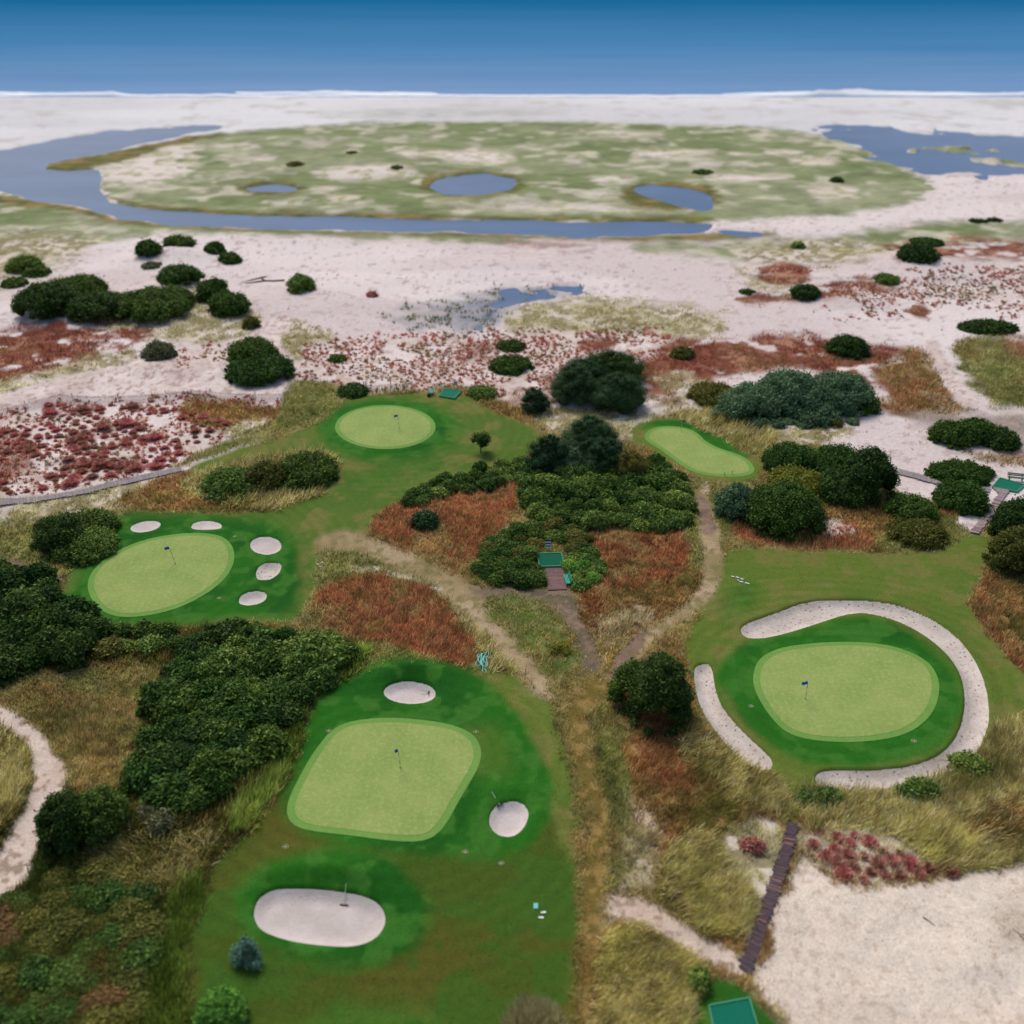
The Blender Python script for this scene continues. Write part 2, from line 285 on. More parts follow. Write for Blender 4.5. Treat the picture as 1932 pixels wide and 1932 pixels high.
reg('pinkpath', [(1150,1250),(1190,1205),(1215,1190),(1210,1230),(1160,1285),(1138,1290)], .5, .4)
reg('orange', [(1060,1330),(1090,1300),(1135,1270),(1165,1285),(1120,1330),(1105,1380),(1125,1440),(1150,1520),(1160,1600),(1150,1700),(1130,1800),(1110,1900),(1100,2100),(1060,2100),(1075,1900),(1085,1750),(1095,1600),(1090,1500),(1070,1400)], 1.0, 1.0)
reg('olivegrass', [(1110,1340),(1160,1330),(1180,1400),(1190,1480),(1200,1600),(1170,1700),(1155,1680),(1160,1560),(1140,1460),(1115,1400)], .7, .7)
# right foreground dunes
reg('brown', [(1190,1340),(1300,1370),(1345,1380),(1420,1450),(1475,1480),(1470,1560),(1400,1560),(1330,1600),(1250,1640),(1200,1600),(1180,1440)], .6, .8)
reg('rust', [(1200,1370),(1290,1400),(1320,1460),(1280,1500),(1210,1460)], 1, 1, k=.7)
reg('tall', [(1280,1380),(1340,1400),(1440,1460),(1480,1500),(1490,1560),(1440,1530),(1360,1500),(1300,1440)], .8, .8)
reg('palegrass', [(1170,1490),(1230,1520),(1260,1600),(1220,1680),(1160,1690),(1165,1600)], .8, .8, k=.7)
reg('tall', [(1230,1660),(1280,1580),(1340,1560),(1420,1620),(1430,1700),(1400,1760),(1340,1770),(1270,1740)], .6, .8)
reg('palegrass', [(1360,1560),(1440,1530),(1485,1560),(1470,1640),(1440,1730),(1415,1790),(1390,1800),(1420,1700),(1380,1640)], .5, .5)
reg('roadsand', [(1150,1680),(1200,1695),(1290,1735),(1370,1795),(1420,1830),(1400,1850),(1330,1825),(1250,1775),(1150,1735)], .6, .6)
reg('tall', [(1120,1780),(1180,1740),(1260,1790),(1320,1830),(1330,1860),(1300,1900),(1290,2100),(1100,2100),(1110,1900)], .6, .7)
reg('tall', [(1500,1520),(1510,1490),(1560,1495),(1640,1500),(1780,1475),(1850,1430),(1880,1370),(1960,1350),(2300,1300),(2300,1640),(1932,1620),(1850,1640),(1760,1640),(1640,1600),(1540,1580)], .5, .6)
reg('palegrass', [(1505,1570),(1600,1550),(1740,1600),(1800,1640),(1700,1662),(1630,1668),(1560,1640),(1515,1610)], .9, .9)
reg('redsand', [(1530,1570),(1600,1565),(1720,1605),(1770,1640),(1700,1660),(1630,1664),(1560,1635)], 1.6, 1.6, k=.6)
reg('brown', [(1780,1560),(1880,1520),(2300,1480),(2300,1600),(1900,1610)], 1, 1, k=.7)
reg('sandwarm', [(1502,1600),(1540,1625),(1600,1660),(1680,1662),(1760,1648),(1850,1648),(1940,1625),(2400,1600),(2400,2200),(1540,2200),(1500,1950),(1440,1870),(1415,1840),(1440,1780),(1475,1680)], .6, 1.0)
reg('darkpath', ell(1930,1745,40,40), 1.5, 1, 0, k=.45)
reg('rough', [(1290,2100),(1300,1890),(1340,1838),(1395,1848),(1440,1890),(1490,1935),(1540,2050),(1540,2200),(1290,2200)], .5, .4)
# left foreground
reg('darkscrub', [(-300,1080),(60,1085),(140,1150),(200,1190),(330,1190),(560,1180),(700,1205),(690,1250),(600,1290),(560,1400),(500,1530),(400,1620),(360,1720),(345,1900),(340,2200),(-300,2200)], .8, .8)
reg('mixgrass', [(-300,1275),(0,1275),(120,1262),(260,1250),(320,1262),(300,1330),(250,1420),(240,1500),(130,1500),(90,1420),(-20,1330),(-300,1330)], .8, 1)
reg('brown', [(120,1300),(200,1290),(240,1340),(200,1430),(130,1440),(90,1380)], 2, 2, k=.4)
reg('olivegrass', [(-60,1280),(150,1262),(260,1255),(240,1290),(60,1310)], 1.2, 1)
reg('reed', [(700,1210),(690,1255),(600,1290),(560,1400),(500,1530),(440,1580),(420,1560),(500,1430),(560,1330),(620,1240)], .8, .8)
reg('reed', [(310,1660),(370,1640),(360,1760),(345,1900),(335,2200),(270,2200),(290,1850)], .8, .8)
reg('tall', [(150,1600),(300,1560),(420,1560),(380,1640),(300,1700),(180,1680)], 1, 1, k=.7)
reg('brown', [(200,1700),(290,1680),(290,1800),(220,1850),(150,1800)], 2, 1.5, k=.5)
reg('roadsand', [(-60,1322),(0,1334),(45,1356),(88,1392),(122,1440),(132,1480),(100,1535),(75,1592),(45,1652),(15,1692),(-100,1790),(-100,1660),(0,1607),(22,1560),(50,1500),(60,1455),(50,1412),(22,1386),(0,1372),(-60,1350)], .4, .4)
reg('tall', [(-300,1385),(-20,1372),(25,1390),(52,1425),(55,1470),(40,1510),(10,1560),(-60,1600),(-300,1640)], .4, .4)
reg('darkpath', [(-60,1040),(0,1042),(50,1062),(130,1092),(120,1102),(60,1085),(-60,1062)], .3, .3)

for p in ISLETS: reg('marsh', p, 1.5, 1.5, 0)
def paint(x, y, ids=False):
    """colour of the land at world points; with ids=True also the kind that owns each point"""
    dx, dy = D(x, y)
    n = len(x)
    sc = F/(y*cp+CAM_H*sp)                        # image pixels per metre across
    wx = (fbm(x, y, 3.2, 3, 3)-.5)*2.6; wy = (fbm(x, y, 3.2, 41, 3)-.5)*2.6
    fs = np.clip(CAM_H/np.hypot(y, CAM_H), .12, 1)     # foreshortening of the vertical
    names = list(KIND)
    own = np.full(n, names.index('sand'), np.int16)
    own[dy < 300] = names.index('farsand')
    W = {}
    rnd = rng.random(n) if ids else None
    cache = {}
    def tex(kind, m):
        a, b, s, c, cs, sh = KIND[kind]
        xs, ys = x[m], y[m]
        st = 1 if s < 12 else 2.2
        t = sstep(.36, .64, fbm(xs, ys, s, 5+names.index(kind), 4, st))[:, None]
        col = lin(a)*(1-t)+lin(b)*t
        q = fbm(xs, ys, cs, 77+names.index(kind), 3)
        th = .70-sh*.52; sw = .13 if kind == 'marsh' else .03 if kind in ('redsand', 'palegrass', 'redveg', 'sand', 'wet') else .07; k = (sstep(th-sw, th+sw, q)*.85)[:, None]
        return col*(1-k)+lin(c)*k
    col = np.zeros((n, 3))
    far = sstep(330, 250, dy)[:, None]
    col = tex('sand', slice(None))*(1-far) + tex('farsand', slice(None))*far
    for kind, poly, soft, wob, k in REG:
        lo = poly.min(0)-90; hi = poly.max(0)+90
        m = np.nonzero((dx > lo[0]) & (dx < hi[0]) & (dy > lo[1]) & (dy < hi[1]))[0]
        if not len(m): continue
        px = dx[m] + wx[m]*wob*sc[m]; py = dy[m] + wy[m]*wob*sc[m]*fs[m]
        d = sdf(poly, px, py, 60)
        so = soft*sc[m]*np.sqrt(fs[m])
        wgt = sstep(1, -1, d/np.maximum(so, .3))*k
        if k < 1: wgt = wgt*np.clip(.55+.9*fbm(x[m], y[m], 4, 91, 3)*1.0, 0, 1.3)
        if kind == 'redveg': wgt = wgt*sstep(.28, .44, fbm(x[m], y[m], 3.2, 940, 4))
        if kind == 'rust': wgt = wgt*(.35+.65*sstep(.34, .5, fbm(x[m], y[m], 4.5, 950, 3)))
        h = wgt > .004
        mm = m[h]; wv = np.clip(wgt[h], 0, 1)[:, None]
        if not len(mm): continue
        if not ids: col[mm] = col[mm]*(1-wv) + tex(kind, mm)*wv
        else: own[mm] = np.where(rnd[mm] < wv[:, 0], names.index(kind), own[mm])
    if ids: return own, names
    dg = np.minimum.reduce([sdf(p, x, y, 14) for p in WG.values()])
    ring = .05*np.sin(dg*4.6)*((dg < 13) & (dg > 0))*(.4+1.2*fbm(x, y, 5, 930, 2))
    fine = (fbm(x, y, 2.4, 960, 3, 1.6)-.5)*sstep(180, 210, y)*sstep(420, 380, y)*.7*(col[:, 1] < .5)
    return col*np.clip(1+ring+fine, .5, 1.5)[:, None]

# ------------------------------------------------------------------ relief
WB = {k: topoly(v) for k, v in BUNKERS.items()}
WG = {k: topoly(v) for k, v in GREENS.items()}
CALM = [topoly(smooth(p, 1)) for p in ([(340,850),(640,740),(900,735),(1030,810),(760,960),(600,1190),(300,1200),(80,1150),(200,960)], [(1180,780),(1450,780),(1460,920),(1200,920)], [(1280,1010),(1890,1000),(1980,1380),(1480,1600),(1300,1400)], [(500,1240),(1060,1240),(1180,2100),(320,2100),(360,1650)], [(1290,1830),(1550,1830),(1550,2150),(1290,2150)], [(930,1040),(1120,1040),(1120,1160),(930,1160)])]
MOUND = []
for key, (up, r, hgt) in dict(top=(2.6,4.2,.9), bottom=(3.0,6.0,.9), side=(1.6,3.2,.5), b3=(.5,3,.35), crescent=(0,3,.3)).items():
    c = WB[key].mean(0); MOUND.append((c[0], c[1]+up, r, hgt))
MOUND = MOUND[:4]
DUNE = [(*map(float, P(a, b)), r, k) for a, b, r, k in ((120,590,13,1.6),(280,575,11,1.8),(330,545,8,1.5),(430,575,8,1.2),(330,485,9,1.6),(1600,560,14,1.5),(1750,500,14,1.5),(470,690,9,1.0))]
def height(x, y, sand_floor=False):
    x = np.atleast_1d(np.asarray(x, float)); y = np.atleast_1d(np.asarray(y, float))
    dx, dy = D(x, y)
    calm = np.ones(x.shape)
    for p in CALM: calm = np.minimum(calm, sstep(-2, 6, sdf(p, x, y, 12)))
    far = sstep(175, 150, y)
    h = ((fbm(x, y, 11, 200, 3)-.5)*1.5 + (fbm(x, y, 2.6, 230, 2)-.5)*.35)*calm*far
    h += (fbm(x, y, 22, 260, 2)-.5)*.5*far*(.3+.7*calm)
    h += (fbm(x, y, 16, 300, 3, 2.0)-.5)*2.6*sstep(150, 175, y)*sstep(430, 380, y)*sstep(0, 10, np.minimum.reduce([sdf(topoly(p), x, y, 20) for p, s in WATER]))
    bw = np.ones(x.shape)
    for p in WB.values(): bw = np.minimum(bw, sstep(-.4, 1.6, sdf(p, x, y, 3)))
    for mx, my, r, k in MOUND + DUNE:
        h += bw* k*np.exp(-((x-mx)**2+((y-my)*1.2)**2)/(r*r)*1.6)
    for p in WB.values():
        d = sdf(p, x, y, 3)
        h -= .62*sstep(.10, -.55, d) if not sand_floor else (.46*sstep(.02, -.8, d) + .10*(d < .5))
    wet = np.zeros(x.shape)
    wn = (fbm(x, y, 7, 720, 3)-.5)
    for p, s in WATER: wet = np.maximum(wet, sstep(s*.6, -s*1.6, sdf(p, dx, dy, 30)+wn*WOB.get(len(p), 9)))
    lake = sstep(95, 110, y)
    h = h*(1-lake) + lake*np.maximum(h, -.05+.1*h) - .75*wet
    for p in ISLETS:
        h += 1.1*sstep(3, -3, sdf(p, dx, dy, 20))*np.clip((fbm(x, y, 5, 9, 3)-.42)*5, 0, 1)
    h -= 2.2*sstep(438, 472, y)
    return h

KEEPOUT = []
# ------------------------------------------------------------------ object helpers
def tag(o, label, cat, group=None, kind=None):
    if label: o['label'] = label
    if cat: o['category'] = cat
    if group: o['group'] = group
    if kind: o['kind'] = kind
    return o
def link(name, me, mats=(), parent=None):
    o = bpy.data.objects.new(name, me); COL.objects.link(o)
    for m in (mats if isinstance(mats, (list, tuple)) else [mats]): me.materials.append(m)
    if parent: o.parent = parent
    return o
def empty(name, loc, rz=0):
    o = bpy.data.objects.new(name, None); COL.objects.link(o); o.empty_display_size = .2
    o.location = loc; o.rotation_euler = (0, 0, rz); return o
def copytree(o, loc=None, rz=None):
    c = o.copy(); COL.objects.link(c)
    if loc is not None: c.location = loc
    if rz is not None: c.rotation_euler = (0, 0, rz)
    for ch in list(o.children):
        k = ch.copy(); COL.objects.link(k); k.parent = c
        for g in list(ch.children):
            q = g.copy(); COL.objects.link(q); q.parent = k
    return c
def np_mesh(name, co, faces, nper, cols=None, smoothf=False):
    """faces: flat (n, nper) index array"""
    me = bpy.data.meshes.new(name)
    nv, nf = len(co), len(faces)
    me.vertices.add(nv); me.vertices.foreach_set('co', np.ascontiguousarray(co, np.float32).ravel())
    me.loops.add(nf*nper); me.loops.foreach_set('vertex_index', np.ascontiguousarray(faces, np.int32).ravel())
    me.polygons.add(nf); me.polygons.foreach_set('loop_start', np.arange(0, nf*nper, nper, dtype=np.int32))
    try: me.polygons.foreach_set('loop_total', np.full(nf, nper, np.int32))
    except Exception: pass
    me.polygons.foreach_set('use_smooth', np.full(nf, smoothf))
    me.update(calc_edges=True)
    if cols is not None:
        at = me.color_attributes.new('tint', 'FLOAT_COLOR', 'POINT')
        c4_ = np.ones((nv, 4), np.float32); c4_[:, :3] = cols
        at.data.foreach_set('color', c4_.ravel())
    return me
class MB:
    def __init__(s): s.bm = bmesh.new()
    def box(s, c, size, rot=None, bevel=0):
        m = Matrix.Translation(Vector(c)) @ (rot.to_4x4() if rot is not None else Matrix()) @ Matrix.Diagonal((*size, 1))
        g = bmesh.ops.create_cube(s.bm, size=1, matrix=m)
        if bevel:
            es = {e for v in g['verts'] for e in v.link_edges}
            bmesh.ops.bevel(s.bm, geom=list(es), offset=bevel, segments=2, affect='EDGES')
    def cyl(s, c, r, h, seg=12, r2=None, rot=None):
        m = Matrix.Translation(Vector(c)) @ (rot.to_4x4() if rot is not None else Matrix())
        bmesh.ops.create_cone(s.bm, cap_ends=True, segments=seg, radius1=r, radius2=r if r2 is None else r2, depth=h, matrix=m)
    def tube(s, pts, r, seg=6):
        pts = [Vector(p) for p in pts]; rings = []
        for i, p in enumerate(pts):
            t = (pts[min(i+1, len(pts)-1)]-pts[max(i-1, 0)]).normalized()
            a = t.orthogonal().normalized(); b = t.cross(a)
            rr = r[i] if isinstance(r, (list, tuple, np.ndarray)) else r
            rings.append([s.bm.verts.new(p+(a*math.cos(k*2*math.pi/seg)+b*math.sin(k*2*math.pi/seg))*rr) for k in range(seg)])
        for A, B in zip(rings, rings[1:]):
            for k in range(seg): s.bm.faces.new((A[k], A[(k+1) % seg], B[(k+1) % seg], B[k]))
        s.bm.faces.new(rings[0][::-1]); s.bm.faces.new(rings[-1])
    def build(s, name, mat, parent=None, smoothf=False):
        me = bpy.data.meshes.new(name); bmesh.ops.recalc_face_normals(s.bm, faces=s.bm.faces)
        s.bm.to_mesh(me); s.bm.free()
        if smoothf:
            for p in me.polygons: p.use_smooth = True
        return link(name, me, mat, parent)

# ------------------------------------------------------------------ materials
def mat(name):
    m = bpy.data.materials.new(name); m.use_nodes = True
    t = m.node_tree; b = t.nodes['Principled BSDF']
    b.inputs['Specular IOR Level'].default_value = .2
    return m, t, b
def N(t, typ, **kw):
    n = t.nodes.new(typ)
    for k, v in kw.items():
        if k in n.inputs.keys(): n.inputs[k].default_value = v
        else: setattr(n, k, v)
    return n
def noise(t, scale, detail=4, rough=.6, stretch=None):
    g = N(t, 'ShaderNodeNewGeometry'); n = N(t, 'ShaderNodeTexNoise', Scale=scale, Detail=detail, Roughness=rough)
    if stretch:
        mp = N(t, 'ShaderNodeMapping'); mp.inputs['Scale'].default_value = stretch
        t.links.new(g.outputs['Position'], mp.inputs[0]); t.links.new(mp.outputs[0], n.inputs['Vector'])
    else: t.links.new(g.outputs['Position'], n.inputs['Vector'])
    return n
def ramp(t, src, lo, hi, a, b):
    r = N(t, 'ShaderNodeMapRange'); r.inputs[1].default_value = lo; r.inputs[2].default_value = hi
    r.inputs[3].default_value = a; r.inputs[4].default_value = b
    t.links.new(src, r.inputs[0]); return r.outputs[0]
def mul(t, col, fac):
    m = N(t, 'ShaderNodeMix', data_type='RGBA', blend_type='MULTIPLY'); m.inputs[0].default_value = 1
    t.links.new(col, m.inputs[6]); t.links.new(fac, m.inputs[7]); return m.outputs[2]
def mixc(t, fac, a, b):
    m = N(t, 'ShaderNodeMix', data_type='RGBA')
    if hasattr(fac, 'default_value') and not isinstance(fac, float): t.links.new(fac, m.inputs[0])
    else: m.inputs[0].default_value = fac
    for i, c in ((6, a), (7, b)):
        if isinstance(c, (tuple, list, np.ndarray)): m.inputs[i].default_value = (*c, 1) if len(c) == 3 else c
        else: t.links.new(c, m.inputs[i])
    return m.outputs[2]
def bump(t, b, h, strength=.4, dist=.05):
    n = N(t, 'ShaderNodeBump', Strength=strength, Distance=dist); t.links.new(h, n.inputs['Height']); t.links.new(n.outputs[0], b.inputs['Normal'])

def attr_ground():
    m, t, b = mat('land'); a = N(t, 'ShaderNodeAttribute', attribute_name='tint')
    n1 = noise(t, 1.6, 6, .65); n2 = noise(t, 7, 3, .6)
    c = mul(t, a.outputs['Color'], ramp(t, n1.outputs[0], .3, .7, .90, 1.09)); c = mul(t, c, ramp(t, n2.outputs[0], .3, .7, .80, 1.2))
    t.links.new(c, b.inputs['Base Color']); b.inputs['Roughness'].default_value = .95; b.inputs['Specular IOR Level'].default_value = .08
    bump(t, b, n1.outputs[0], .25, .10); return m
def turf(name, c1, c2, c3, speck=1.0):
    m, t, b = mat(name)
    n1 = noise(t, .28, 5, .6); n2 = noise(t, 3.0, 5, .7); n3 = noise(t, 14, 2, .6)
    c = mixc(t, ramp(t, n1.outputs[0], .35, .65, 0, 1), lin(c1), lin(c2))
    c = mixc(t, ramp(t, n2.outputs[0], .5, .68, 0, .7*speck), c, lin(c3))
    c = mul(t, c, ramp(t, n3.outputs[0], .3, .7, .84, 1.18))
    wv = N(t, 'ShaderNodeTexWave', Scale=.45, Distortion=1.2); wv.inputs['Detail Scale'].default_value = .6
    g_ = N(t, 'ShaderNodeNewGeometry'); t.links.new(g_.outputs['Position'], wv.inputs['Vector'])
    c = mul(t, c, ramp(t, wv.outputs['Fac'], 0, 1, .988, 1.012))
    t.links.new(c, b.inputs['Base Color']); b.inputs['Roughness'].default_value = .9; b.inputs['Specular IOR Level'].default_value = .1
    bump(t, b, n2.outputs[0], .15, .03); return m
def plain(name, c, rough=.6, var=.15, scale=8):
    m, t, b = mat(name); n = noise(t, scale, 4)
    v = N(t, 'ShaderNodeRGB'); v.outputs[0].default_value = (*lin(c), 1)
    t.links.new(mul(t, v.outputs[0], ramp(t, n.outputs[0], .25, .75, 1-var, 1+var)), b.inputs['Base Color'])
    b.inputs['Roughness'].default_value = rough; return m
def bunker_sand(name, c1, c2, speck, amount):
    m, t, b = mat(name)
    n1 = noise(t, .5, 4); n2 = noise(t, 3.2, 5, .75); n3 = noise(t, 9, 3, .6)
    c = mixc(t, ramp(t, n1.outputs[0], .35, .65, 0, 1), lin(c1), lin(c2))
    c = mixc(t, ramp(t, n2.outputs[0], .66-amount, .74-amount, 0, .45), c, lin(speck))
    if amount > .05:                              # footprint dents, their shade painted in as dark specks
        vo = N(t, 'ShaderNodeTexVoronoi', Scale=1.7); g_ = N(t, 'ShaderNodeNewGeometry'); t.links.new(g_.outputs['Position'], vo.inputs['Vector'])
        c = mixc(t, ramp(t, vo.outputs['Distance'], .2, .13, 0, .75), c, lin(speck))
    c = mul(t, c, ramp(t, n3.outputs[0], .3, .7, .93, 1.06))
    t.links.new(c, b.inputs['Base Color']); b.inputs['Roughness'].default_value = .95; b.inputs['Specular IOR Level'].default_value = .05
    bump(t, b, n2.outputs[0], .7, .12); return m
def leafmat(name, dark, light, hue=.12, rough=.65):
    m, t, b = mat(name); a = N(t, 'ShaderNodeAttribute', attribute_name='tint')
    sep = N(t, 'ShaderNodeSeparateColor'); t.links.new(a.outputs['Color'], sep.inputs[0])
    c = mixc(t, sep.outputs[0], lin(dark), lin(light))
    oi = N(t, 'ShaderNodeObjectInfo'); hs = N(t, 'ShaderNodeHueSaturation')
    t.links.new(ramp(t, oi.outputs['Random'], 0, 1, .5-hue*.16, .5+hue*.16), hs.inputs['Hue'])
    t.links.new(ramp(t, oi.outputs['Random'], 0, 1, 1.25, .8), hs.inputs['Value']); t.links.new(c, hs.inputs['Color'])
    t.links.new(hs.outputs[0], b.inputs['Base Color']); b.inputs['Roughness'].default_value = rough
    b.inputs['Specular IOR Level'].default_value = .1
    tr = N(t, 'ShaderNodeBsdfTranslucent'); t.links.new(hs.outputs[0], tr.inputs[0])
    mx = N(t, 'ShaderNodeMixShader'); mx.inputs[0].default_value = .25
    t.links.new(b.outputs[0], mx.inputs[1]); t.links.new(tr.outputs[0], mx.inputs[2]); t.links.new(mx.outputs[0], t.nodes['Material Output'].inputs[0]); return m
def bladem():
    m, t, b = mat('grass_blades'); a = N(t, 'ShaderNodeAttribute', attribute_name='tint')
    t.links.new(a.outputs['Color'], b.inputs['Base Color']); b.inputs['Roughness'].default_value = .8; b.inputs['Specular IOR Level'].default_value = .1
    tr = N(t, 'ShaderNodeBsdfTranslucent'); t.links.new(a.outputs['Color'], tr.inputs[0])
    mx = N(t, 'ShaderNodeMixShader'); mx.inputs[0].default_value = .42
    t.links.new(b.outputs[0], mx.inputs[1]); t.links.new(tr.outputs[0], mx.inputs[2]); t.links.new(mx.outputs[0], t.nodes['Material Output'].inputs[0]); return m
def watermat(name, c1, c2, rough, spec, wave):
    m, t, b = mat(name); n = noise(t, .035, 3, .5, (1, 2.2, 1)); n2 = noise(t, wave, 4, .6, (1, 2.5, 1))
    c = mixc(t, ramp(t, n.outputs[0], .35, .65, 0, 1), lin(c1), lin(c2))
    g = N(t, 'ShaderNodeNewGeometry'); sx = N(t, 'ShaderNodeSeparateXYZ'); t.links.new(g.outputs['Position'], sx.inputs[0])
    c = mixc(t, ramp(t, sx.outputs[0], 95, 190, 0, .7), c, lin((116,134,168)))     # shallows over pale sand
    c = mixc(t, ramp(t, sx.outputs[1], 195, 170, 0, .75), c, lin((116,124,140)))
    t.links.new(c, b.inputs['Base Color']); b.inputs['Roughness'].default_value = rough; b.inputs['Specular IOR Level'].default_value = spec
    bump(t, b, n2.outputs[0], .25, .15); return m
def plankmat(name, c1, c2, c3):
    m, t, b = mat(name); g = N(t, 'ShaderNodeNewGeometry'); n = noise(t, 2.5, 4)
    c = mixc(t, g.outputs['Random Per Island'], lin(c1), lin(c2))
    c = mixc(t, ramp(t, g.outputs['Random Per Island'], .9, .96, 0, .8), c, lin(c3))
    c = mul(t, c, ramp(t, n.outputs[0], .3, .7, .8, 1.15))
    t.links.new(c, b.inputs['Base Color']); b.inputs['Roughness'].default_value = .85; return m

M_land = attr_ground(); M_blade = bladem()
M_green = turf('green_turf', (126,149,78), (141,158,88), (160,170,112), 1.0)
M_collar = turf('collar_turf', (100,142,66), (110,149,71), (120,154,82), .6)
M_leafs = dict(
 dark=leafmat('leaf_dark', (26,52,14), (96,130,54)), deep=leafmat('leaf_deep', (20,44,16), (80,112,48)), mid=leafmat('leaf_mid', (44,74,20), (140,168,80)),
 blue=leafmat('leaf_blue', (58,88,56), (130,160,118)), olive=leafmat('leaf_olive', (64,70,24), (130,130,60)), pine=leafmat('leaf_pine', (20,44,26), (82,118,74)),
 yellow=leafmat('leaf_yellow', (88,98,28), (146,148,58)), spruce=leafmat('leaf_spruce', (54,90,82), (122,160,142)), red=leafmat('leaf_red', (144,86,76), (212,148,134), .10),
 bright=leafmat('leaf_bright', (70,124,36), (150,190,84)), grey=leafmat('leaf_grey', (66,72,46), (132,136,98)), brown=leafmat('leaf_brown', (84,64,36), (144,116,72)))
M_bark = plain('bark', (92,74,58), .9, .3, 12)

# ------------------------------------------------------------------ the land
cols_d = np.arange(-260, 2195, 2.9)
rows_d = np.concatenate([np.arange(2080, 1200, -2.9), np.arange(1200, 420, -2.6), np.arange(420, 160, -1.6)])
u = (cols_d-966)/F
u = np.concatenate([[-12, -5, -2.5, -1.4, -.95, -.75], u, [.75, .95, 1.4, 2.5, 5, 12]])
yy = P(np.full(len(rows_d), 966.), rows_d)[1]
yy = np.concatenate([[-400, -100, 0, 18, 30, 36], yy, [600]])
zdep = np.maximum(yy*cp+CAM_H*sp, 45)
X = u[None, :]*zdep[:, None]; Y = np.repeat(yy[:, None], len(u), 1)
x, y = X.ravel(), Y.ravel()
yc = np.clip(y, 36, None)
colr = paint(x, yc)
colr *= (1+.10*(fbm(x, yc, .45, 500, 2)-.5))[:, None]
z = height(x, yc)
nr, nc = X.shape
idx = np.arange(nr*nc).reshape(nr, nc)
q = np.stack([idx[:-1, :-1], idx[:-1, 1:], idx[1:, 1:], idx[1:, :-1]], -1).reshape(-1, 4)
ground = link('ground', np_mesh('ground', np.stack([x, y, z], 1), q, 4, np.clip(colr, 0, 1), True), M_land)
tag(ground, None, None, kind='structure')

# ------------------------------------------------------------------ water
def flat(name, x0, x1, y0, y1, z, m, nx=2, ny=2):
    xs = np.linspace(x0, x1, nx); ys = np.linspace(y0, y1, ny); A, B = np.meshgrid(xs, ys)
    i = np.arange(nx*ny).reshape(ny, nx); f = np.stack([i[:-1, :-1], i[:-1, 1:], i[1:, 1:], i[1:, :-1]], -1).reshape(-1, 4)
    o = link(name, np_mesh(name, np.stack([A.ravel(), B.ravel(), np.full(A.size, z)], 1), f, 4, None, True), m); o['kind'] = 'structure'; return o
M_lagoon = watermat('lagoon_water', (46,84,126), (60,96,138), .3, .12, .8)
wm, wt, wb = mat('sea_water')
wg = N(wt, 'ShaderNodeNewGeometry'); wsx = N(wt, 'ShaderNodeSeparateXYZ'); wt.links.new(wg.outputs['Position'], wsx.inputs[0])
n_ = noise(wt, .006, 3, .5, (.6, 3, 1)); n2_ = noise(wt, .12, 5, .65, (.35, 1.4, 1))
add = N(wt, 'ShaderNodeMath', operation='MULTIPLY_ADD'); wt.links.new(n_.outputs[0], add.inputs[0]); add.inputs[1].default_value = 160; wt.links.new(wsx.outputs[1], add.inputs[2])
cr = N(wt, 'ShaderNodeValToRGB'); wt.links.new(ramp(wt, add.outputs[0], 520, 1120, 0, 1), cr.inputs[0])
cr.color_ramp.elements[0].color = (*lin((118,150,188)), 1); cr.color_ramp.elements[1].color = (*lin((26,102,146)), 1)
e = cr.color_ramp.elements.new(.35); e.color = (*lin((72,128,172)), 1)
n3_ = noise(wt, .09, 4, .6, (.12, 1.0, 1)); wt.links.new(mul(wt, cr.outputs[0], ramp(wt, n3_.outputs[0], .3, .7, .96, 1.045)), wb.inputs['Base Color']); wb.inputs['Roughness'].default_value = .7; wb.inputs['Specular IOR Level'].default_value = 0.0
bump(wt, wb, n2_.outputs[0], .3, .5)
flat('lagoon_water', -420, 420, 130, 420, -.32, M_lagoon)
flat('sea', -30000, 30000, 440, 55000, -.9, wm)
# surf breaking on the beach
def surf():
    xs = np.arange(-520, 520, 1.2); prof = np.linspace(0, 1, 7); V = []
    for layer, (y0, amp, sd_) in enumerate(((459, .95, 11), (464, 1.0, 31))):
        n1 = fbm(xs, xs*0, 45, sd_, 3); n2 = fbm(xs, xs*0, 6, sd_+3, 3)
        hgt = amp*np.clip((n1-.34)*3.4, .12, 1.5)*(.5+1.0*n2)
        if layer: hgt *= np.clip((fbm(xs, xs*0, 70, 71, 2)-.5)*6, 0, 1)
        yl = y0 + (n1-.5)*10 + (n2-.5)*2
        for t in prof:
            V.append(np.stack([xs, yl+(t-.5)*5.5, -.92+hgt*np.sin(t*math.pi)**1.3], 1))
    V = np.array(V); k, n = V.shape[:2]; i = np.arange(k*n).reshape(k, n)
    f = [np.stack([i[a:b-1, :-1], i[a:b-1, 1:], i[a+1:b, 1:], i[a+1:b, :-1]], -1).reshape(-1, 4) for a, b in ((0, 7), (7, 14))]
    return np_mesh('surf', V.reshape(-1, 3), np.concatenate(f), 4, None, True)
o = link('surf', surf(), plain('foam', (236,238,240), .8, .06, 1)); o['kind'] = 'structure'

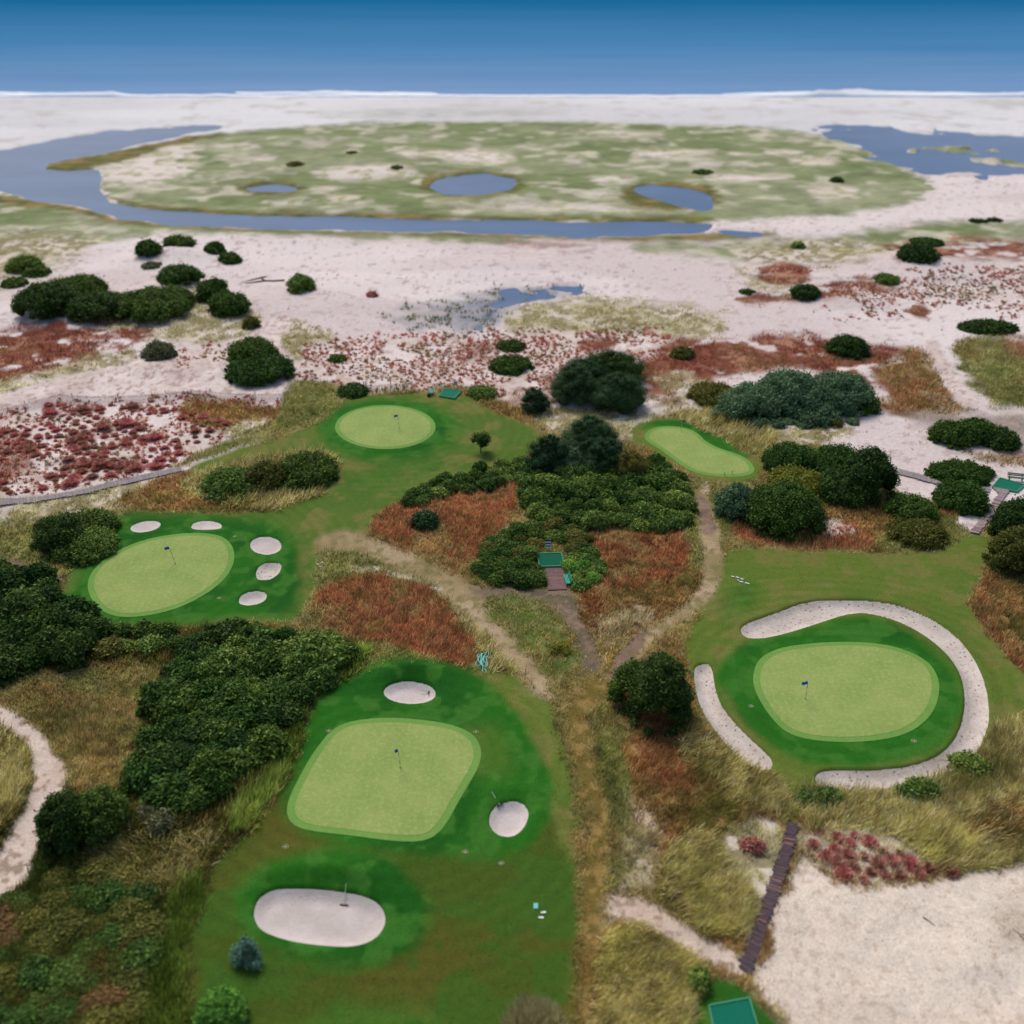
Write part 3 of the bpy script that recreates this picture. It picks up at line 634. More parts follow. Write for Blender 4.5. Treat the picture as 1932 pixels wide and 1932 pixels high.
# ------------------------------------------------------------------ greens and bunkers
def fill_mesh(name, wp, zoff, step, floor=False, inset=0):
    """grid-filled sheet over the outline, draped on the land"""
    wp = np.asarray(wp)
    if inset:
        bm = wp.copy(); nx = np.roll(wp, -1, 0)-np.roll(wp, 1, 0); L = np.hypot(nx[:, 0], nx[:, 1])
        area = np.sum(wp[:, 0]*np.roll(wp[:, 1], -1)-np.roll(wp[:, 0], -1)*wp[:, 1])
        s = 1 if area > 0 else -1
        wp = wp + np.stack([-nx[:, 1]/L, nx[:, 0]/L], 1)*inset*s
    per = np.hypot(*(np.roll(wp, -1, 0)-wp).T); nrs = []
    for a, b, l in zip(wp, np.roll(wp, -1, 0), per):
        n = max(1, int(l/step)); nrs += [a+(b-a)*i/n for i in range(n)]
    bd = np.array(nrs)
    lo, hi = bd.min(0), bd.max(0)
    gx, gy = np.meshgrid(np.arange(lo[0], hi[0], step), np.arange(lo[1], hi[1], step))
    gx, gy = gx.ravel(), gy.ravel(); ins = sdf(bd, gx, gy, 5) < -step*.6
    pts = np.concatenate([bd, np.stack([gx[ins], gy[ins]], 1)])
    from mathutils.geometry import delaunay_2d_cdt
    nb = len(bd)
    v, e_, f, *_ = delaunay_2d_cdt([Vector(p) for p in pts], [(i, (i+1) % nb) for i in range(nb)], [], 1, 1e-5)
    v = np.array([(p.x, p.y) for p in v]); f = np.array([t for t in f if len(t) == 3])
    c = v[f].mean(1); f = f[sdf(bd, c[:, 0], c[:, 1], 5) < 0]
    zz = height(v[:, 0], v[:, 1], floor)+zoff
    return np_mesh(name, np.column_stack([v, zz]), f, 3, None, True)
GL = dict(front='light green putting green nearest the camera, rounded at top and squared below', right='large oval putting green ringed by the long crescent bunker',
 left='tilted oval putting green with five small bunkers round it', center='small round putting green below the turf mat and bench on the dune edge', kidney='kidney shaped putting green curving behind the central thicket')
for k, wp in WG.items():
    o = link('putting_green', fill_mesh('putting_green', wp, .035, .5, False, .62), M_green)
    tag(o, GL[k], 'putting green', 'golf putting greens')
    cme = fill_mesh('collar', wp, .018, .5); link('collar', cme, M_collar, o)
M_sandA = bunker_sand('bunker_sand', (206,196,192), (192,182,176), (150,136,128), .02)
M_sandB = bunker_sand('bunker_sand_footprint_shade', (208,198,190), (190,179,169), (96,82,70), .11)
BL = dict(b1='small oval sand bunker top left of the left green beside the round bush', b2='small oval sand bunker with a flat lower edge above the left green', b3='roundest of the three bunkers right of the left green, topmost',
 b4='middle bunker of the three right of the left green, raked dark at its centre', b5='lowest bunker of the three right of the left green', top='oval bunker on the mound above the nearest green',
 side='round bunker right of the nearest green with a rake on its edge', bottom='largest bunker, a wide pale oval below the nearest green', strip='long narrow footprint marked bunker beside the dark round bush',
 crescent='huge crescent bunker wrapping round the right green')
for k, wp in WB.items():
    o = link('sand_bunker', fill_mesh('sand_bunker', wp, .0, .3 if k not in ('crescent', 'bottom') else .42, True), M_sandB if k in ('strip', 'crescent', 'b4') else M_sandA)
    tag(o, BL[k], 'sand bunker', 'golf bunkers')

# ------------------------------------------------------------------ grasses (uncountable): blades over the land
BL_SPEC = dict(   # share of points, blades, length, width, colours, lean, clump size/threshold
 palegrass=(.55, 3, (.3,.6), .075, [(128,122,76),(182,174,134),(156,152,104),(196,190,158)], .55, (1.6,.45)),
 olivegrass=(.9, 2, (.3,.6), .08, [(98,104,52),(136,136,80),(112,118,62),(154,150,100),(124,106,62)], .55, (2.0,.2)),
 redsand=(.85, 22, (.22,.46), .08, [(128,116,76),(140,78,66),(172,98,90),(154,86,78),(150,112,84)], .4, (3.2,.40)),
 redveg=(.85, 2, (.3,.6), .08, [(116,62,50),(150,92,76),(134,78,62),(162,122,94),(136,110,74)], .5, (1.8,.44)),
 rust=(.9, 2, (.4,.8), .075, [(114,100,60),(144,88,66),(160,112,78),(134,80,60),(168,136,98),(122,104,62)], .5, (1.6,.15)),
 brown=(.9, 2, (.4,.8), .08, [(104,104,54),(148,122,78),(122,94,54),(168,146,100),(136,84,56)], .55, (1.8,.25)),
 mixgrass=(.9, 2, (.25,.55), .075, [(106,108,58),(150,136,86),(122,116,66),(168,154,108),(132,104,64)], .55, (2.0,.2)),
 tall=(.95, 2, (.7,1.3), .09, [(110,106,60),(160,150,100),(136,126,80),(190,180,134),(122,108,66),(146,142,86)], .8, (2.2,.15)),
 darkscrub=(.95, 2, (.45,1.0), .10, [(66,82,36),(92,92,46),(108,110,56),(76,88,40),(116,92,56),(84,72,40)], .65, (1.8,.12)),
 reed=(.95, 2, (.8,1.3), .10, [(80,98,36),(118,136,60),(96,116,46),(140,152,78)], .5, (1.6,.15)),
 fairway=(.12, 1, (.06,.14), .06, [(112,120,56),(92,108,46)], .5, (3,.3)),
 orange=(.4, 1, (.1,.25), .06, [(150,116,62),(122,92,46),(110,104,50)], .5, (1.5,.4)),
 path=(.22, 1, (.08,.22), .06, [(160,142,110),(120,112,66)], .5, (1.5,.45)),
 darkpath=(.3, 1, (.1,.25), .06, [(128,112,88),(96,92,58)], .5, (1.5,.45)),
 brownfair=(.14, 1, (.06,.16), .06, [(98,92,38),(74,84,32)], .5, (2,.4)),
 wet=(.22, 4, (.3,.7), .10, [(96,104,60),(76,88,52),(120,118,80)], .4, (1.6,.53)),
 sandwarm=(.07, 1, (.08,.22), .045, [(120,100,78),(96,78,60)], .9, (3,.4)),
 sand=(.006, 3, (.2,.5), .08, [(140,112,98),(120,90,78),(150,140,110)], .6, (6,.5)),
 track=(.03, 1, (.1,.3), .06, [(140,110,90),(120,112,80)], .6, (3,.5)),
)
GAIN = dict(tall=1.3, mixgrass=1.15, olivegrass=1.1, darkscrub=1.1, redsand=.95)
def scatter():
    n = 620000
    dx = rng.uniform(-90, 2020, n); dy = rng.uniform(505, 2050, n)
    gx, gy = P(dx, dy)
    own, names = paint(gx, gy, True)
    ok = np.ones(n, bool)
    for p in list(WB.values())+list(WG.values()): ok &= sdf(p, gx, gy, 2) > .15
    for p, s in WATER[:5]: ok &= sdf(p, dx, dy, 10) > 0
    for p in KEEPOUT: ok &= sdf(p, gx, gy, 3) > .1
    out = {}
    for kind, (share, nb, ln, wd, cl, lean, (cs, th)) in BL_SPEC.items():
        i = np.nonzero(ok & (own == names.index(kind)) & (rng.random(n) < share))[0]
        if not len(i): continue
        i = i[fbm(gx[i], gy[i], cs, 611, 3) > th]
        if kind == 'redsand':                      # rounded tufts standing apart
            cell = {}
            for q_ in i: cell.setdefault((int(gx[q_]//.85), int(gy[q_]//.85)), q_)
            i = np.array(list(cell.values()))
        i = np.repeat(i, nb); m = len(i)
        sc = np.clip(np.hypot(gy[i], CAM_H)/100, .8, 2.2)
        bx = gx[i]+rng.normal(0, .12, m)*sc; by = gy[i]+rng.normal(0, .12, m)*sc
        bz = height(bx, by)
        L = rng.uniform(ln[0], ln[1], m)*(.6+.8*fbm(bx, by, 3, 620, 2))
        az = (fbm(bx, by, 7, 640, 2)*2-1)*2.6 + rng.normal(0, .8, m)
        ln_ = np.clip(lean+rng.normal(0, .25, m), .05, 1.25)
        w2 = wd*sc*rng.uniform(.7, 1.4, m)/2
        f2 = rng.uniform(0, 2*math.pi, m)
        if kind == 'redsand':
            az = rng.uniform(0, 6.28, m); ln_ = np.arccos(rng.uniform(.1, 1, m)); cg = rng.normal(0, .3, m//nb); f2 = az+math.pi/2; w2 = w2*1.2
            grow = np.repeat(np.clip(rng.lognormal(-.1, .4, m//nb), .4, 1.9), nb); L = L*grow
            bx = gx[i]+rng.normal(0, .10, m)*grow; by = gy[i]+rng.normal(0, .10, m)*grow; bz = height(bx, by)
        tip = np.stack([bx+L*np.sin(ln_)*np.cos(az), by+L*np.sin(ln_)*np.sin(az), bz+L*np.cos(ln_)], 1)
        ox, oy = np.cos(f2)*w2, np.sin(f2)*w2
        V = np.stack([np.stack([bx-ox, by-oy, bz-.03], 1), np.stack([bx+ox, by+oy, bz-.03], 1), tip], 1)
        C = np.array([lin(c) for c in cl])
        t = np.clip((fbm(bx, by, 2.6, 660, 2)-.5)*1.3+(fbm(bx, by, 9, 671, 2)-.5)*1.5+.5 + rng.normal(0, .26, m), 0, .999)
        cc = C[(t*len(cl)).astype(int)]*rng.uniform(1.2, 2.1, (m, 1))*GAIN.get(kind, 1)*((.45+1.1*fbm(bx, by, .8, 680, 2))*(.75+.5*fbm(bx, by, 5, 690, 2)))[:, None]
        out[kind] = (V.reshape(-1, 3), np.repeat(cc, 3, 0))
    return out
STUFF = dict(dune_grass=(['palegrass','olivegrass','tall','sand','track','sandwarm'], 'tawny and olive dune grass covering the sand ridges'), red_heath=(['redsand','redveg'], 'low rusty red ground plants on the white sand'),
 rust_meadow=(['rust','brown','mixgrass'], 'knee high rust and brown meadow grass between the paths'), scrub=(['darkscrub','reed'], 'dark green and brown undergrowth with reeds at the lower left'),
 turf_grass=(['fairway','orange','path','darkpath','brownfair'], 'thin short grass of the fairways and worn paths'), marsh_plants=(['wet'], 'sparse green plants standing in the wet sand'))

# ------------------------------------------------------------------ shrubs and trees
def ico(sub=1):
    bm = bmesh.new(); bmesh.ops.create_icosphere(bm, subdivisions=sub, radius=1)
    v = np.array([p.co[:] for p in bm.verts]); f = np.array([[q_.index for q_ in p.verts] for p in bm.faces]); bm.free(); return v, f
ICO = ico(2)
def lobes_dome(rx, ry, h, lr, r_):
    n = max(5, int(2.6*(rx*ry)**.5*((rx*ry)**.5+h)/lr**2))
    L = []
    for k in range(n):
        a = r_.uniform(0, 2*math.pi); s = math.sqrt(r_.uniform(0, 1)); 
        zz = math.sqrt(max(0, 1-s*s*.92))
        q = r_.uniform(.55, 1.4)*lr; q = min(q, h*.6)
        L.append((max(0, rx-q*.6)*s*math.cos(a), max(0, ry-q*.6)*s*math.sin(a), max(.15*q, (h-q)*zz*r_.uniform(.8, 1.06)), q))
    for k in range(max(3, int(n*.35))):              # straggling edge growth
        a = r_.uniform(0, 2*math.pi); q = r_.uniform(.3, .65)*lr; e = r_.uniform(.86, 1.04)
        L.append((rx*e*math.cos(a), ry*e*math.sin(a), q*r_.uniform(.2, .7), min(q, h*.5)))
    return np.array(L)
def foliage(L, leaf, per, r_, upbias=.35, core=.72, aspect=.55, squash=1.0):
    """leaf-sized faces over a cluster of lobes, plus an inner mass painted darker, as shade inside the crown"""
    V, T, Fc = [], [], []
    tone_l = r_.uniform(.1, .9, len(L))
    off = 0
    for j, (cx, cy, cz, q) in enumerate(L):
        n = max(10, int(per*q*q/leaf**2))
        d = r_.normal(size=(n, 3)); d[:, 2] = np.abs(d[:, 2])*1.0 - .28*r_.random(n); d /= np.linalg.norm(d, axis=1)[:, None]
        p = np.array([cx, cy, cz]) + d*np.array([1, 1, squash])*q*(.70+.5*r_.random(n)**1.7+.25*(r_.random(n) > .96))[:, None]
        keep = p[:, 2] > .02
        for k, (ax, ay, az_, aq) in enumerate(L):
            if k != j: keep &= ((p-np.array([ax, ay, az_]))**2).sum(1) > (aq*.72)**2
        p, d = p[keep], d[keep]; n = len(p)
        if not n: continue
        nn = d*.55 + r_.normal(size=(n, 3))*.55 + np.array([0, 0, upbias]); nn /= np.linalg.norm(nn, axis=1)[:, None]
        t1 = np.cross(nn, r_.normal(size=(n, 3))); t1 /= np.linalg.norm(t1, axis=1)[:, None]+1e-9
        t2 = np.cross(nn, t1)
        l = leaf*r_.uniform(.6, 1.35, n)[:, None]
        q4 = np.stack([p-t1*l*.5, p-t2*l*aspect*.5+nn*l*.08, p+t1*l*.5, p+t2*l*aspect*.5+nn*l*.08], 1)
        V.append(q4.reshape(-1, 3)); 
        tn = np.clip(tone_l[j]*.45 + r_.random(n)**1.8*.95 - .08, 0, 1)
        T.append(np.repeat(tn, 4)); Fc.append(np.arange(n*4).reshape(n, 4)+off); off += n*4
    # inner mass (quads from degenerate-free triangle pairs are not needed: stored as quads with a repeated split)
    cv, cf = ICO
    tri = []
    for (cx, cy, cz, q) in L:
        vv = cv*q*core*np.array([1, 1, squash])*(1+.1*r_.normal(size=(len(cv), 1))) + np.array([cx, cy, cz]); vv[:, 2] = np.maximum(vv[:, 2], -.1)
        V.append(vv); T.append(np.full(len(vv), .25)); tri.append(cf+off); off += len(vv)  # fixed dark tone: crown's inner shade put into the colour
    return np.concatenate(V), np.concatenate(T), np.concatenate(Fc), np.concatenate(tri)
def leaf_mesh(name, L, leaf, per, seed, **kw):
    r_ = np.random.default_rng(seed)
    V, T, Q, TR = foliage(L, leaf, per, r_, **kw)
    me = bpy.data.meshes.new(name); nq, nt_ = len(Q), len(TR)
    me.vertices.add(len(V)); me.vertices.foreach_set('co', V.astype(np.float32).ravel())
    me.loops.add(nq*4+nt_*3); me.loops.foreach_set('vertex_index', np.concatenate([Q.ravel(), TR.ravel()]).astype(np.int32))
    me.polygons.add(nq+nt_); me.polygons.foreach_set('loop_start', np.concatenate([np.arange(nq)*4, nq*4+np.arange(nt_)*3]).astype(np.int32))
    me.update(calc_edges=True)
    at = me.color_attributes.new('tint', 'FLOAT_COLOR', 'POINT'); c = np.ones((len(V), 4), np.float32); c[:, 0] = T; at.data.foreach_set('color', c.ravel())
    return me
def zat(x, y): return float(height([x], [y])[0])
def place_box(x0, x1, yt, yb):
    """plan centre, radii and height of a bush from the image pixel box round its outline"""
    cx = (x0+x1)/2; m = float(mpp(cx, yb)); a = depr(yb); rx = (x1-x0)/2*m; s = (yb-yt)*m
    ry = min(rx, .40*s/math.sin(a))
    h = math.sqrt(max(.02, (s-ry*math.sin(a))**2-(ry*math.sin(a))**2))/math.cos(a)
    X_, Y_ = P(cx, yb); return float(X_), float(Y_)+ry, rx, ry, max(h, .5)
SHRUBS_N = 0
def shrub(box, tone, label, name='shrub', cat='shrub', group=None, lr=None, leaf=None, per=15, **kw):
    global SHRUBS_N
    SHRUBS_N += 1
    X_, Y_, rx, ry, h = place_box(*box); rx *= 1.03; ry *= 1.08; h *= .93
    lr = lr or min(max(.55, .30*min(rx, h*1.4)), 1.25)
    dist = math.hypot(Y_, CAM_H)
    leaf = leaf or .25*max(1, dist/105)
    r_ = np.random.default_rng(1000+SHRUBS_N)
    me = leaf_mesh(name, lobes_dome(rx, ry, h, lr, r_), leaf, per, 2000+SHRUBS_N, **kw)
    o = link(name, me, M_leafs[tone]); o.location = (X_, Y_, zat(X_, Y_)-.08)
    tag(o, label, cat, group); return o
GD = 'dark bushes on the far dunes'
FAR = [
 ((5,70,480,517),'mid','pale topped green bush at the left edge of the far sand'), ((38,86,500,523),'dark','small dark bush just in front of the pale topped left bush'), ((-6,42,521,543),'dark','low dark bush cut by the left edge above the big dune thicket'),
 ((15,128,540,613),'deep','large dark bush at the left end of the dune thicket'), ((58,180,516,575),'dark','dark bush with a high crest at the back of the dune thicket'), ((112,222,556,616),'deep','blackish bush at the front middle of the dune thicket'), ((196,346,548,612),'dark','bright green sided bush at the right end of the dune thicket'),
 ((290,370,509,552),'dark','smooth domed bush on the dune crest right of the thicket'), ((366,428,527,577),'dark','upper bush of the leaning pair right of the domed bush'), ((390,462,552,602),'dark','lower bush of the leaning pair beside pale grass'), ((455,487,594,622),'olive','small bush at the foot of the leaning pair'),
 ((253,300,463,497),'dark','ragged bush left of the arched bush on open sand'), ((300,362,452,484),'dark','arched bush draped over a little sand crest'), ((383,421,459,486),'dark','rounder upper lump of the slanting bush on open sand'), ((408,451,476,501),'dark','lower tail of the slanting bush on open sand'),
 ((538,590,520,558),'mid','lone square bush beside the driftwood on open sand'), ((262,322,640,684),'grey','greyish bush in a patch of tan grass left of the sand track'), ((424,512,641,696),'dark','rear half of the big dark bush by the sand track'), ((414,540,668,730),'dark','front half of the big dark bush by the sand track'), ((619,649,666,685),'dark','tiny dark bush among red tufts right of the big bush'),
 ((938,992,640,664),'dark','flat green bush behind the oval bush among red tufts'), ((924,1004,668,707),'dark','neat oval bright green bush among red tufts'),
 ((1499,1551,537,570),'deep','round blackish bush on the red dune ridge at right'), ((1398,1426,543,556),'dark','tiny bush at the left end of the red dune ridge'), ((1572,1646,627,677),'deep','round dark bush on the red brown slope'), ((1705,1779,470,509),'deep','wide dark bush below the red bank at far right'), ((1728,1788,447,465),'dark','low dark bush inside the red bank at far right'),
 ((1824,1932,601,631),'deep','long low dark bush by the right edge'), ((1496,1521,453,469),'mid','small green bush alone on the pale far grass'), ((1655,1702,518,540),'mid','small bush tucked behind the red dune ridge'), ((1310,1346,319,329),'mid','dark speck of a bush by the right hand pond'), ((1570,1594,332,344),'dark','dark speck of a bush on the island east side'), ((1268,1312,650,678),'olive','olive bush in the red heath behind the pines'),
 ((540,570,308,317),'olive','small bush on the west of the island'), ((655,672,288,294),'olive','faint bush high on the island'), ((738,758,318,326),'olive','small bush above the middle pond'), ((265,300,498,512),'grey','brownish bush below the ragged bush on open sand'), ((690,712,552,566),'red','reddish tuft alone on the open beach'),
 ((1835,1870,412,421),'deep','left one of two dark specks at far right'), ((1868,1895,410,419),'deep','right one of two dark specks at far right'),
]
for b, t, l in FAR: shrub(b, t, l, group=GD)
MIDS = [
 ((1368,1485,716,802),'blue','blue green bush at the left end of the grey green thicket'), ((1436,1572,690,792),'blue','tallest bush in the middle of the grey green thicket'), ((1536,1660,698,785),'blue','bush at the right of the grey green thicket'), ((1596,1668,735,782),'dark','dark end bush of the grey green thicket'), ((1480,1600,738,804),'blue','front bush of the grey green thicket'), ((1305,1400,718,770),'olive','olive low bush left of the grey green thicket'),
 ((1453,1560,832,905),'dark','back left bush of the big dark clump by the kidney green'), ((1540,1655,832,920),'dark','central bush of the big dark clump by the kidney green'), ((1596,1699,838,955),'deep','tall right bush of the big dark clump by the kidney green'), ((1550,1660,880,962),'deep','front bush of the big dark clump by the kidney green'), ((1460,1575,880,955),'yellow','yellowing bush between kidney green and dark clump'),
 ((1356,1440,906,986),'blue','grey green bush right of the gravel path'), ((1418,1568,900,1018),'dark','large dark bush in front of the yellowing bush'), ((1683,1780,928,992),'dark','bush between the dark clump and the steps'), ((1690,1800,975,1035),'olive','low yellow green bush at the fairway edge below the steps'),
 ((1766,1890,864,918),'dark','flat topped bush above the boardwalk end'), ((1782,1884,902,972),'dark','bush left of the wooden steps'), ((1770,1850,788,846),'dark','left bush of the row at the right edge beyond the sand'), ((1815,1895,783,842),'dark','middle bush of the row at the right edge beyond the sand'), ((1865,1935,802,851),'deep','right bush of the row at the right edge beyond the sand'),
 ((1890,1990,930,1035),'deep','dark bush right of the wooden steps'), ((1885,1990,985,1095),'olive','yellow green bush below the dark one at the right edge'),
 ((48,150,962,1055),'deep','left part of the round bush left of the left green'), ((95,205,958,1025),'dark','back part of the round bush left of the left green'), ((80,200,988,1066),'mid','front part of the round bush left of the left green'),
 ((1154,1240,1238,1345),'dark','left part of the dark bush by the narrow bunker'), ((1195,1307,1228,1384),'deep','right part of the dark bush by the narrow bunker'), ((776,824,961,1001),'pine','small dark conical bush alone in the rust meadow'),
 ((508,628,850,925),'dark','dark bush at the right end of the scrub island'), ((368,475,878,945),'mid','loose bush at the left end of the scrub island'), ((455,540,865,930),'olive','olive bush in the middle of the scrub island'),
 ((62,160,1488,1612),'deep','left part of the dark bush beside the sand road'), ((120,228,1484,1600),'dark','right part of the dark bush beside the sand road'), ((360,454,1873,1970),'bright','bright green round bush at the bottom edge'),
 ((1300,1340,1830,1875),'mid','small green bush above the bottom turf mat'), ((1700,1790,1470,1520),'mid','leafy weed patch below the crescent bunker'), ((1510,1600,1482,1530),'mid','leafy weed patch at the lower tip of the crescent bunker'), ((1800,1880,1420,1475),'mid','leafy weed patch right of the crescent bunker'),
 ((880,935,725,755),'mid','small green bush behind the turf mat on the dune edge'), ((632,690,722,752),'dark','dark bush beside the black bin'), ((1040,1078,1212,1238),'yellow','bright yellow green weed on the green knoll'), ((1580,1602,1575,1592),'red','darkest red tuft at the sand edge'), ((1398,1450,1576,1612),'red','bright red tuft left of the plank walk'),
]
for b, t, l in MIDS: shrub(b, t, l, group=None)

# thickets: every clump is a shrub of its own
VAR = [leaf_mesh('thicket_shrub', lobes_dome(1.3, 1.2, 1.7, .52, np.random.default_rng(50+i)), .26, 17, 60+i) for i in range(7)]
for me in VAR: me.materials.append(M_leafs['dark'])
def thicket(poly, spacing, tones, label, group, sc=(.8, 1.25), hs=(.8, 1.2), name='thicket_shrub', cat='shrub'):
    wp = topoly(smooth(poly, 1)); lo, hi = wp.min(0), wp.max(0); pts = []
    for _ in range(6000):
        q_ = rng.uniform(lo, hi)
        if sdf(wp, q_[:1], q_[1:], 5)[0] > -.35: continue
        if all((q_[0]-a)**2+(q_[1]-b)**2 > spacing**2 for a, b in pts): pts.append(tuple(q_))
    for a, b in pts:
        o = bpy.data.objects.new(name, VAR[int(rng.integers(len(VAR)))]); COL.objects.link(o)
        s = rng.uniform(*sc); o.scale = (s*rng.uniform(.9, 1.15), s*rng.uniform(.9, 1.15), s*rng.uniform(*hs))
        o.location = (a, b, zat(a, b)-.1); o.rotation_euler = (0, 0, rng.uniform(0, 6.28))
        tn = tones[int(min(.999, max(0, fbm(np.array([a]), np.array([b]), 6, 800, 2)[0]*1.9-.45+rng.normal(0, .22)))*len(tones))]
        o.material_slots[0].link = 'OBJECT'; o.material_slots[0].material = M_leafs[tn]
        tag(o, label, cat, group)
    return len(pts)
nT = 0
nT += thicket([(985,945),(1000,890),(1060,880),(1150,880),(1200,880),(1250,880),(1290,915),(1308,960),(1290,1000),(1220,1008),(1150,990),(1110,1000),(1020,990)], 1.35, ['dark','mid','mid','dark'], 'cauliflower like green shrub packed in the central thicket above the striped sign', 'shrubs of the central thicket')
nT += thicket([(885,1085),(905,1050),(935,1000),(1000,985),(1110,1000),(1120,1045),(1068,1050),(1060,1020),(1015,1022),(1010,1060),(1025,1112),(960,1108)], 1.2, ['dark','olive','mid'], 'low green shrub left of and behind the central turf mat', 'low shrubs beside the central turf mat', (.65, .95), (.6, .9))
nT += thicket([(1066,1050),(1120,1042),(1142,1065),(1135,1095),(1110,1112),(1078,1112)], 1.2, ['mid','mid','bright'], 'low green shrub right of the central turf mat and bench', 'low shrubs right of the turf mat', (.65, .95), (.6, .9))
nT += thicket([(750,940),(800,918),(870,895),(950,875),(1010,865),(1015,905),(960,915),(880,930),(820,950),(760,958)], 1.45, ['dark','mid','dark'], 'shrub in the low hedge running from the thicket along the fairway', 'shrubs of the hedge along the fairway', (.7, 1.0), (.7, .95))
nT += thicket([(-60,1080),(60,1088),(140,1150),(190,1195),(180,1250),(90,1272),(-60,1285)], 1.75, ['deep','dark','deep'], 'dark shrub in the left thicket below the left green', 'shrubs of the dark left thicket', (1.1, 1.7), (.9, 1.3))
nT += thicket([(190,1195),(300,1185),(360,1190),(330,1240),(250,1240),(200,1250)], 1.7, ['dark','mid','olive'], 'greener shrub in the gap between the two dark thickets', 'shrubs between the dark thickets', (.8, 1.2), (.6, .9))
nT += thicket([(350,1215),(470,1203),(580,1205),(620,1208),(685,1225),(640,1265),(570,1330),(510,1430),(440,1500),(350,1560),(290,1540),(260,1460),(290,1350),(320,1260)], 1.5, ['deep','dark','dark','mid'], 'dark green shrub in the big thicket left of the nearest green', 'shrubs of the big front thicket', (.9, 1.45), (.7, 1.1))
nT += thicket([(270,1460),(330,1480),(340,1560),(280,1580),(240,1530)], 1.7, ['brown','grey'], 'brown dry shrub at the lower edge of the big front thicket', 'dry brown shrubs', (.7, 1.0), (.7, 1.0))
nT += thicket([(0,1700),(120,1640),(230,1620),(300,1700),(300,1900),(250,2000),(-60,2000),(-60,1800)], 1.75, ['dark','olive','olive','brown','dark'], 'low mixed shrub in the lower left scrub', 'shrubs of the lower left scrub', (.8, 1.35), (.3, .55))
nT += thicket([(1360,770),(1480,800),(1640,790),(1600,806),(1450,812),(1340,790)], 1.9, ['olive','blue'], 'low shrub along the front foot of the grey green thicket', 'foot shrubs of the grey green thicket', (.7, 1.0), (.5, .8))

# pines and single trees
def conifer(name, box, tone, label, cone=.5, cat='tree', leaf=.16, group=None, seed=0):
    X_, Y_, rx, ry, h = place_box(*box)
    t = empty(name, (X_, Y_, zat(X_, Y_))); tag(t, label, cat, group)
    tb = MB(); tb.tube([(0, 0, -.2), (.05, 0, h*.4), (0, .04, h*.92)], [.05*h**.6, .035*h**.6, .012], 7)
    r_ = np.random.default_rng(9000+seed)
    L = []
    tiers = max(4, int(h/.55))
    for i in range(tiers):
        f = (i+.4)/tiers; rad = rx*(1-f)**cone
        k = max(1, int(5+6*(1-f)))
        for j in range(k):
            a = j*2*math.pi/k+r_.uniform(-.4, .4)+i*.7; rr = rad*r_.uniform(.55, 1.0)
            q = max(.22, rad*.46*r_.uniform(.7, 1.25))
            L.append((rr*math.cos(a), rr*math.sin(a)*ry/rx, h*(.10+.84*f)+r_.uniform(-.1, .1), q))
            tb.tube([(0, 0, h*(.10+.84*f)*.92), (rr*.8*math.cos(a), rr*.8*math.sin(a)*ry/rx, h*(.10+.84*f))], [.02, .008], 4)
    tb.build('trunk', M_bark, t)
    link('crown', leaf_mesh('crown', np.array(L), leaf, 12, 9500+seed, core=.6, aspect=.35, squash=.8), M_leafs[tone], t)
    return t
conifer('juniper_tree', (984,1036,727,786), 'pine', 'dark upright juniper left of the pine group on pink sand', .45, seed=1)
for i, (b, l) in enumerate([((1044,1130,688,772), 'leftmost dark pine of the group behind the kidney green'), ((1098,1218,664,742), 'tallest hazy green pine at the back of the pine group'), ((1118,1216,700,786), 'front right pine of the group behind the kidney green'), ((1058,1150,678,752), 'rear middle pine of the group behind the kidney green')]):
    conifer('pine_tree', b, 'pine' if i != 1 else 'deep', l, .4, group='pines behind the kidney green', seed=10+i)
for i, (b, l, tn) in enumerate([((1062,1170,778,882), 'tall dark pine at the top of the central thicket', 'pine'), ((996,1078,815,905), 'dark pine on the left shoulder of the central thicket', 'pine'), ((1100,1188,820,908), 'dark pine low on the right of the tall one', 'pine'), ((1040,1108,838,902), 'pale blue green pine in the middle of the dark pines', 'blue'), ((1150,1230,845,915), 'brownish pine at the edge of the kidney green', 'olive')]):
    conifer('pine_tree', b, tn, l, .42, group='pines of the central thicket', seed=20+i)
conifer('spruce_tree', (431,492,1766,1836), 'spruce', 'small blue spruce beside the largest bunker', .75, leaf=.14, seed=40)
def broadleaf(box, tone, label, seed):
    X_, Y_, rx, ry, h = place_box(*box); h *= 1.05
    t = empty('young_tree', (X_, Y_, zat(X_, Y_))); tag(t, label, 'tree')
    tb = MB(); tb.tube([(0, 0, -.2), (.03, .02, h*.45), (0, 0, h*.8)], [.09, .06, .02], 7); r_ = np.random.default_rng(seed); L = []
    for j in range(20):
        a = r_.uniform(0, 6.28); s = r_.uniform(.2, .75); zz = h*r_.uniform(.38, .86)
        c = (rx*s*math.cos(a), rx*s*math.sin(a), zz); tb.tube([(0, 0, zz*.7), c], [.03, .01], 4); L.append((*c, rx*r_.uniform(.36, .52)))
    tb.build('trunk', M_bark, t); link('crown', leaf_mesh('crown', np.array(L), .2, 14, seed+1, core=.55), M_leafs[tone], t)
broadleaf((887,926,819,862), 'dark', 'lone young round tree standing on the fairway', 77)

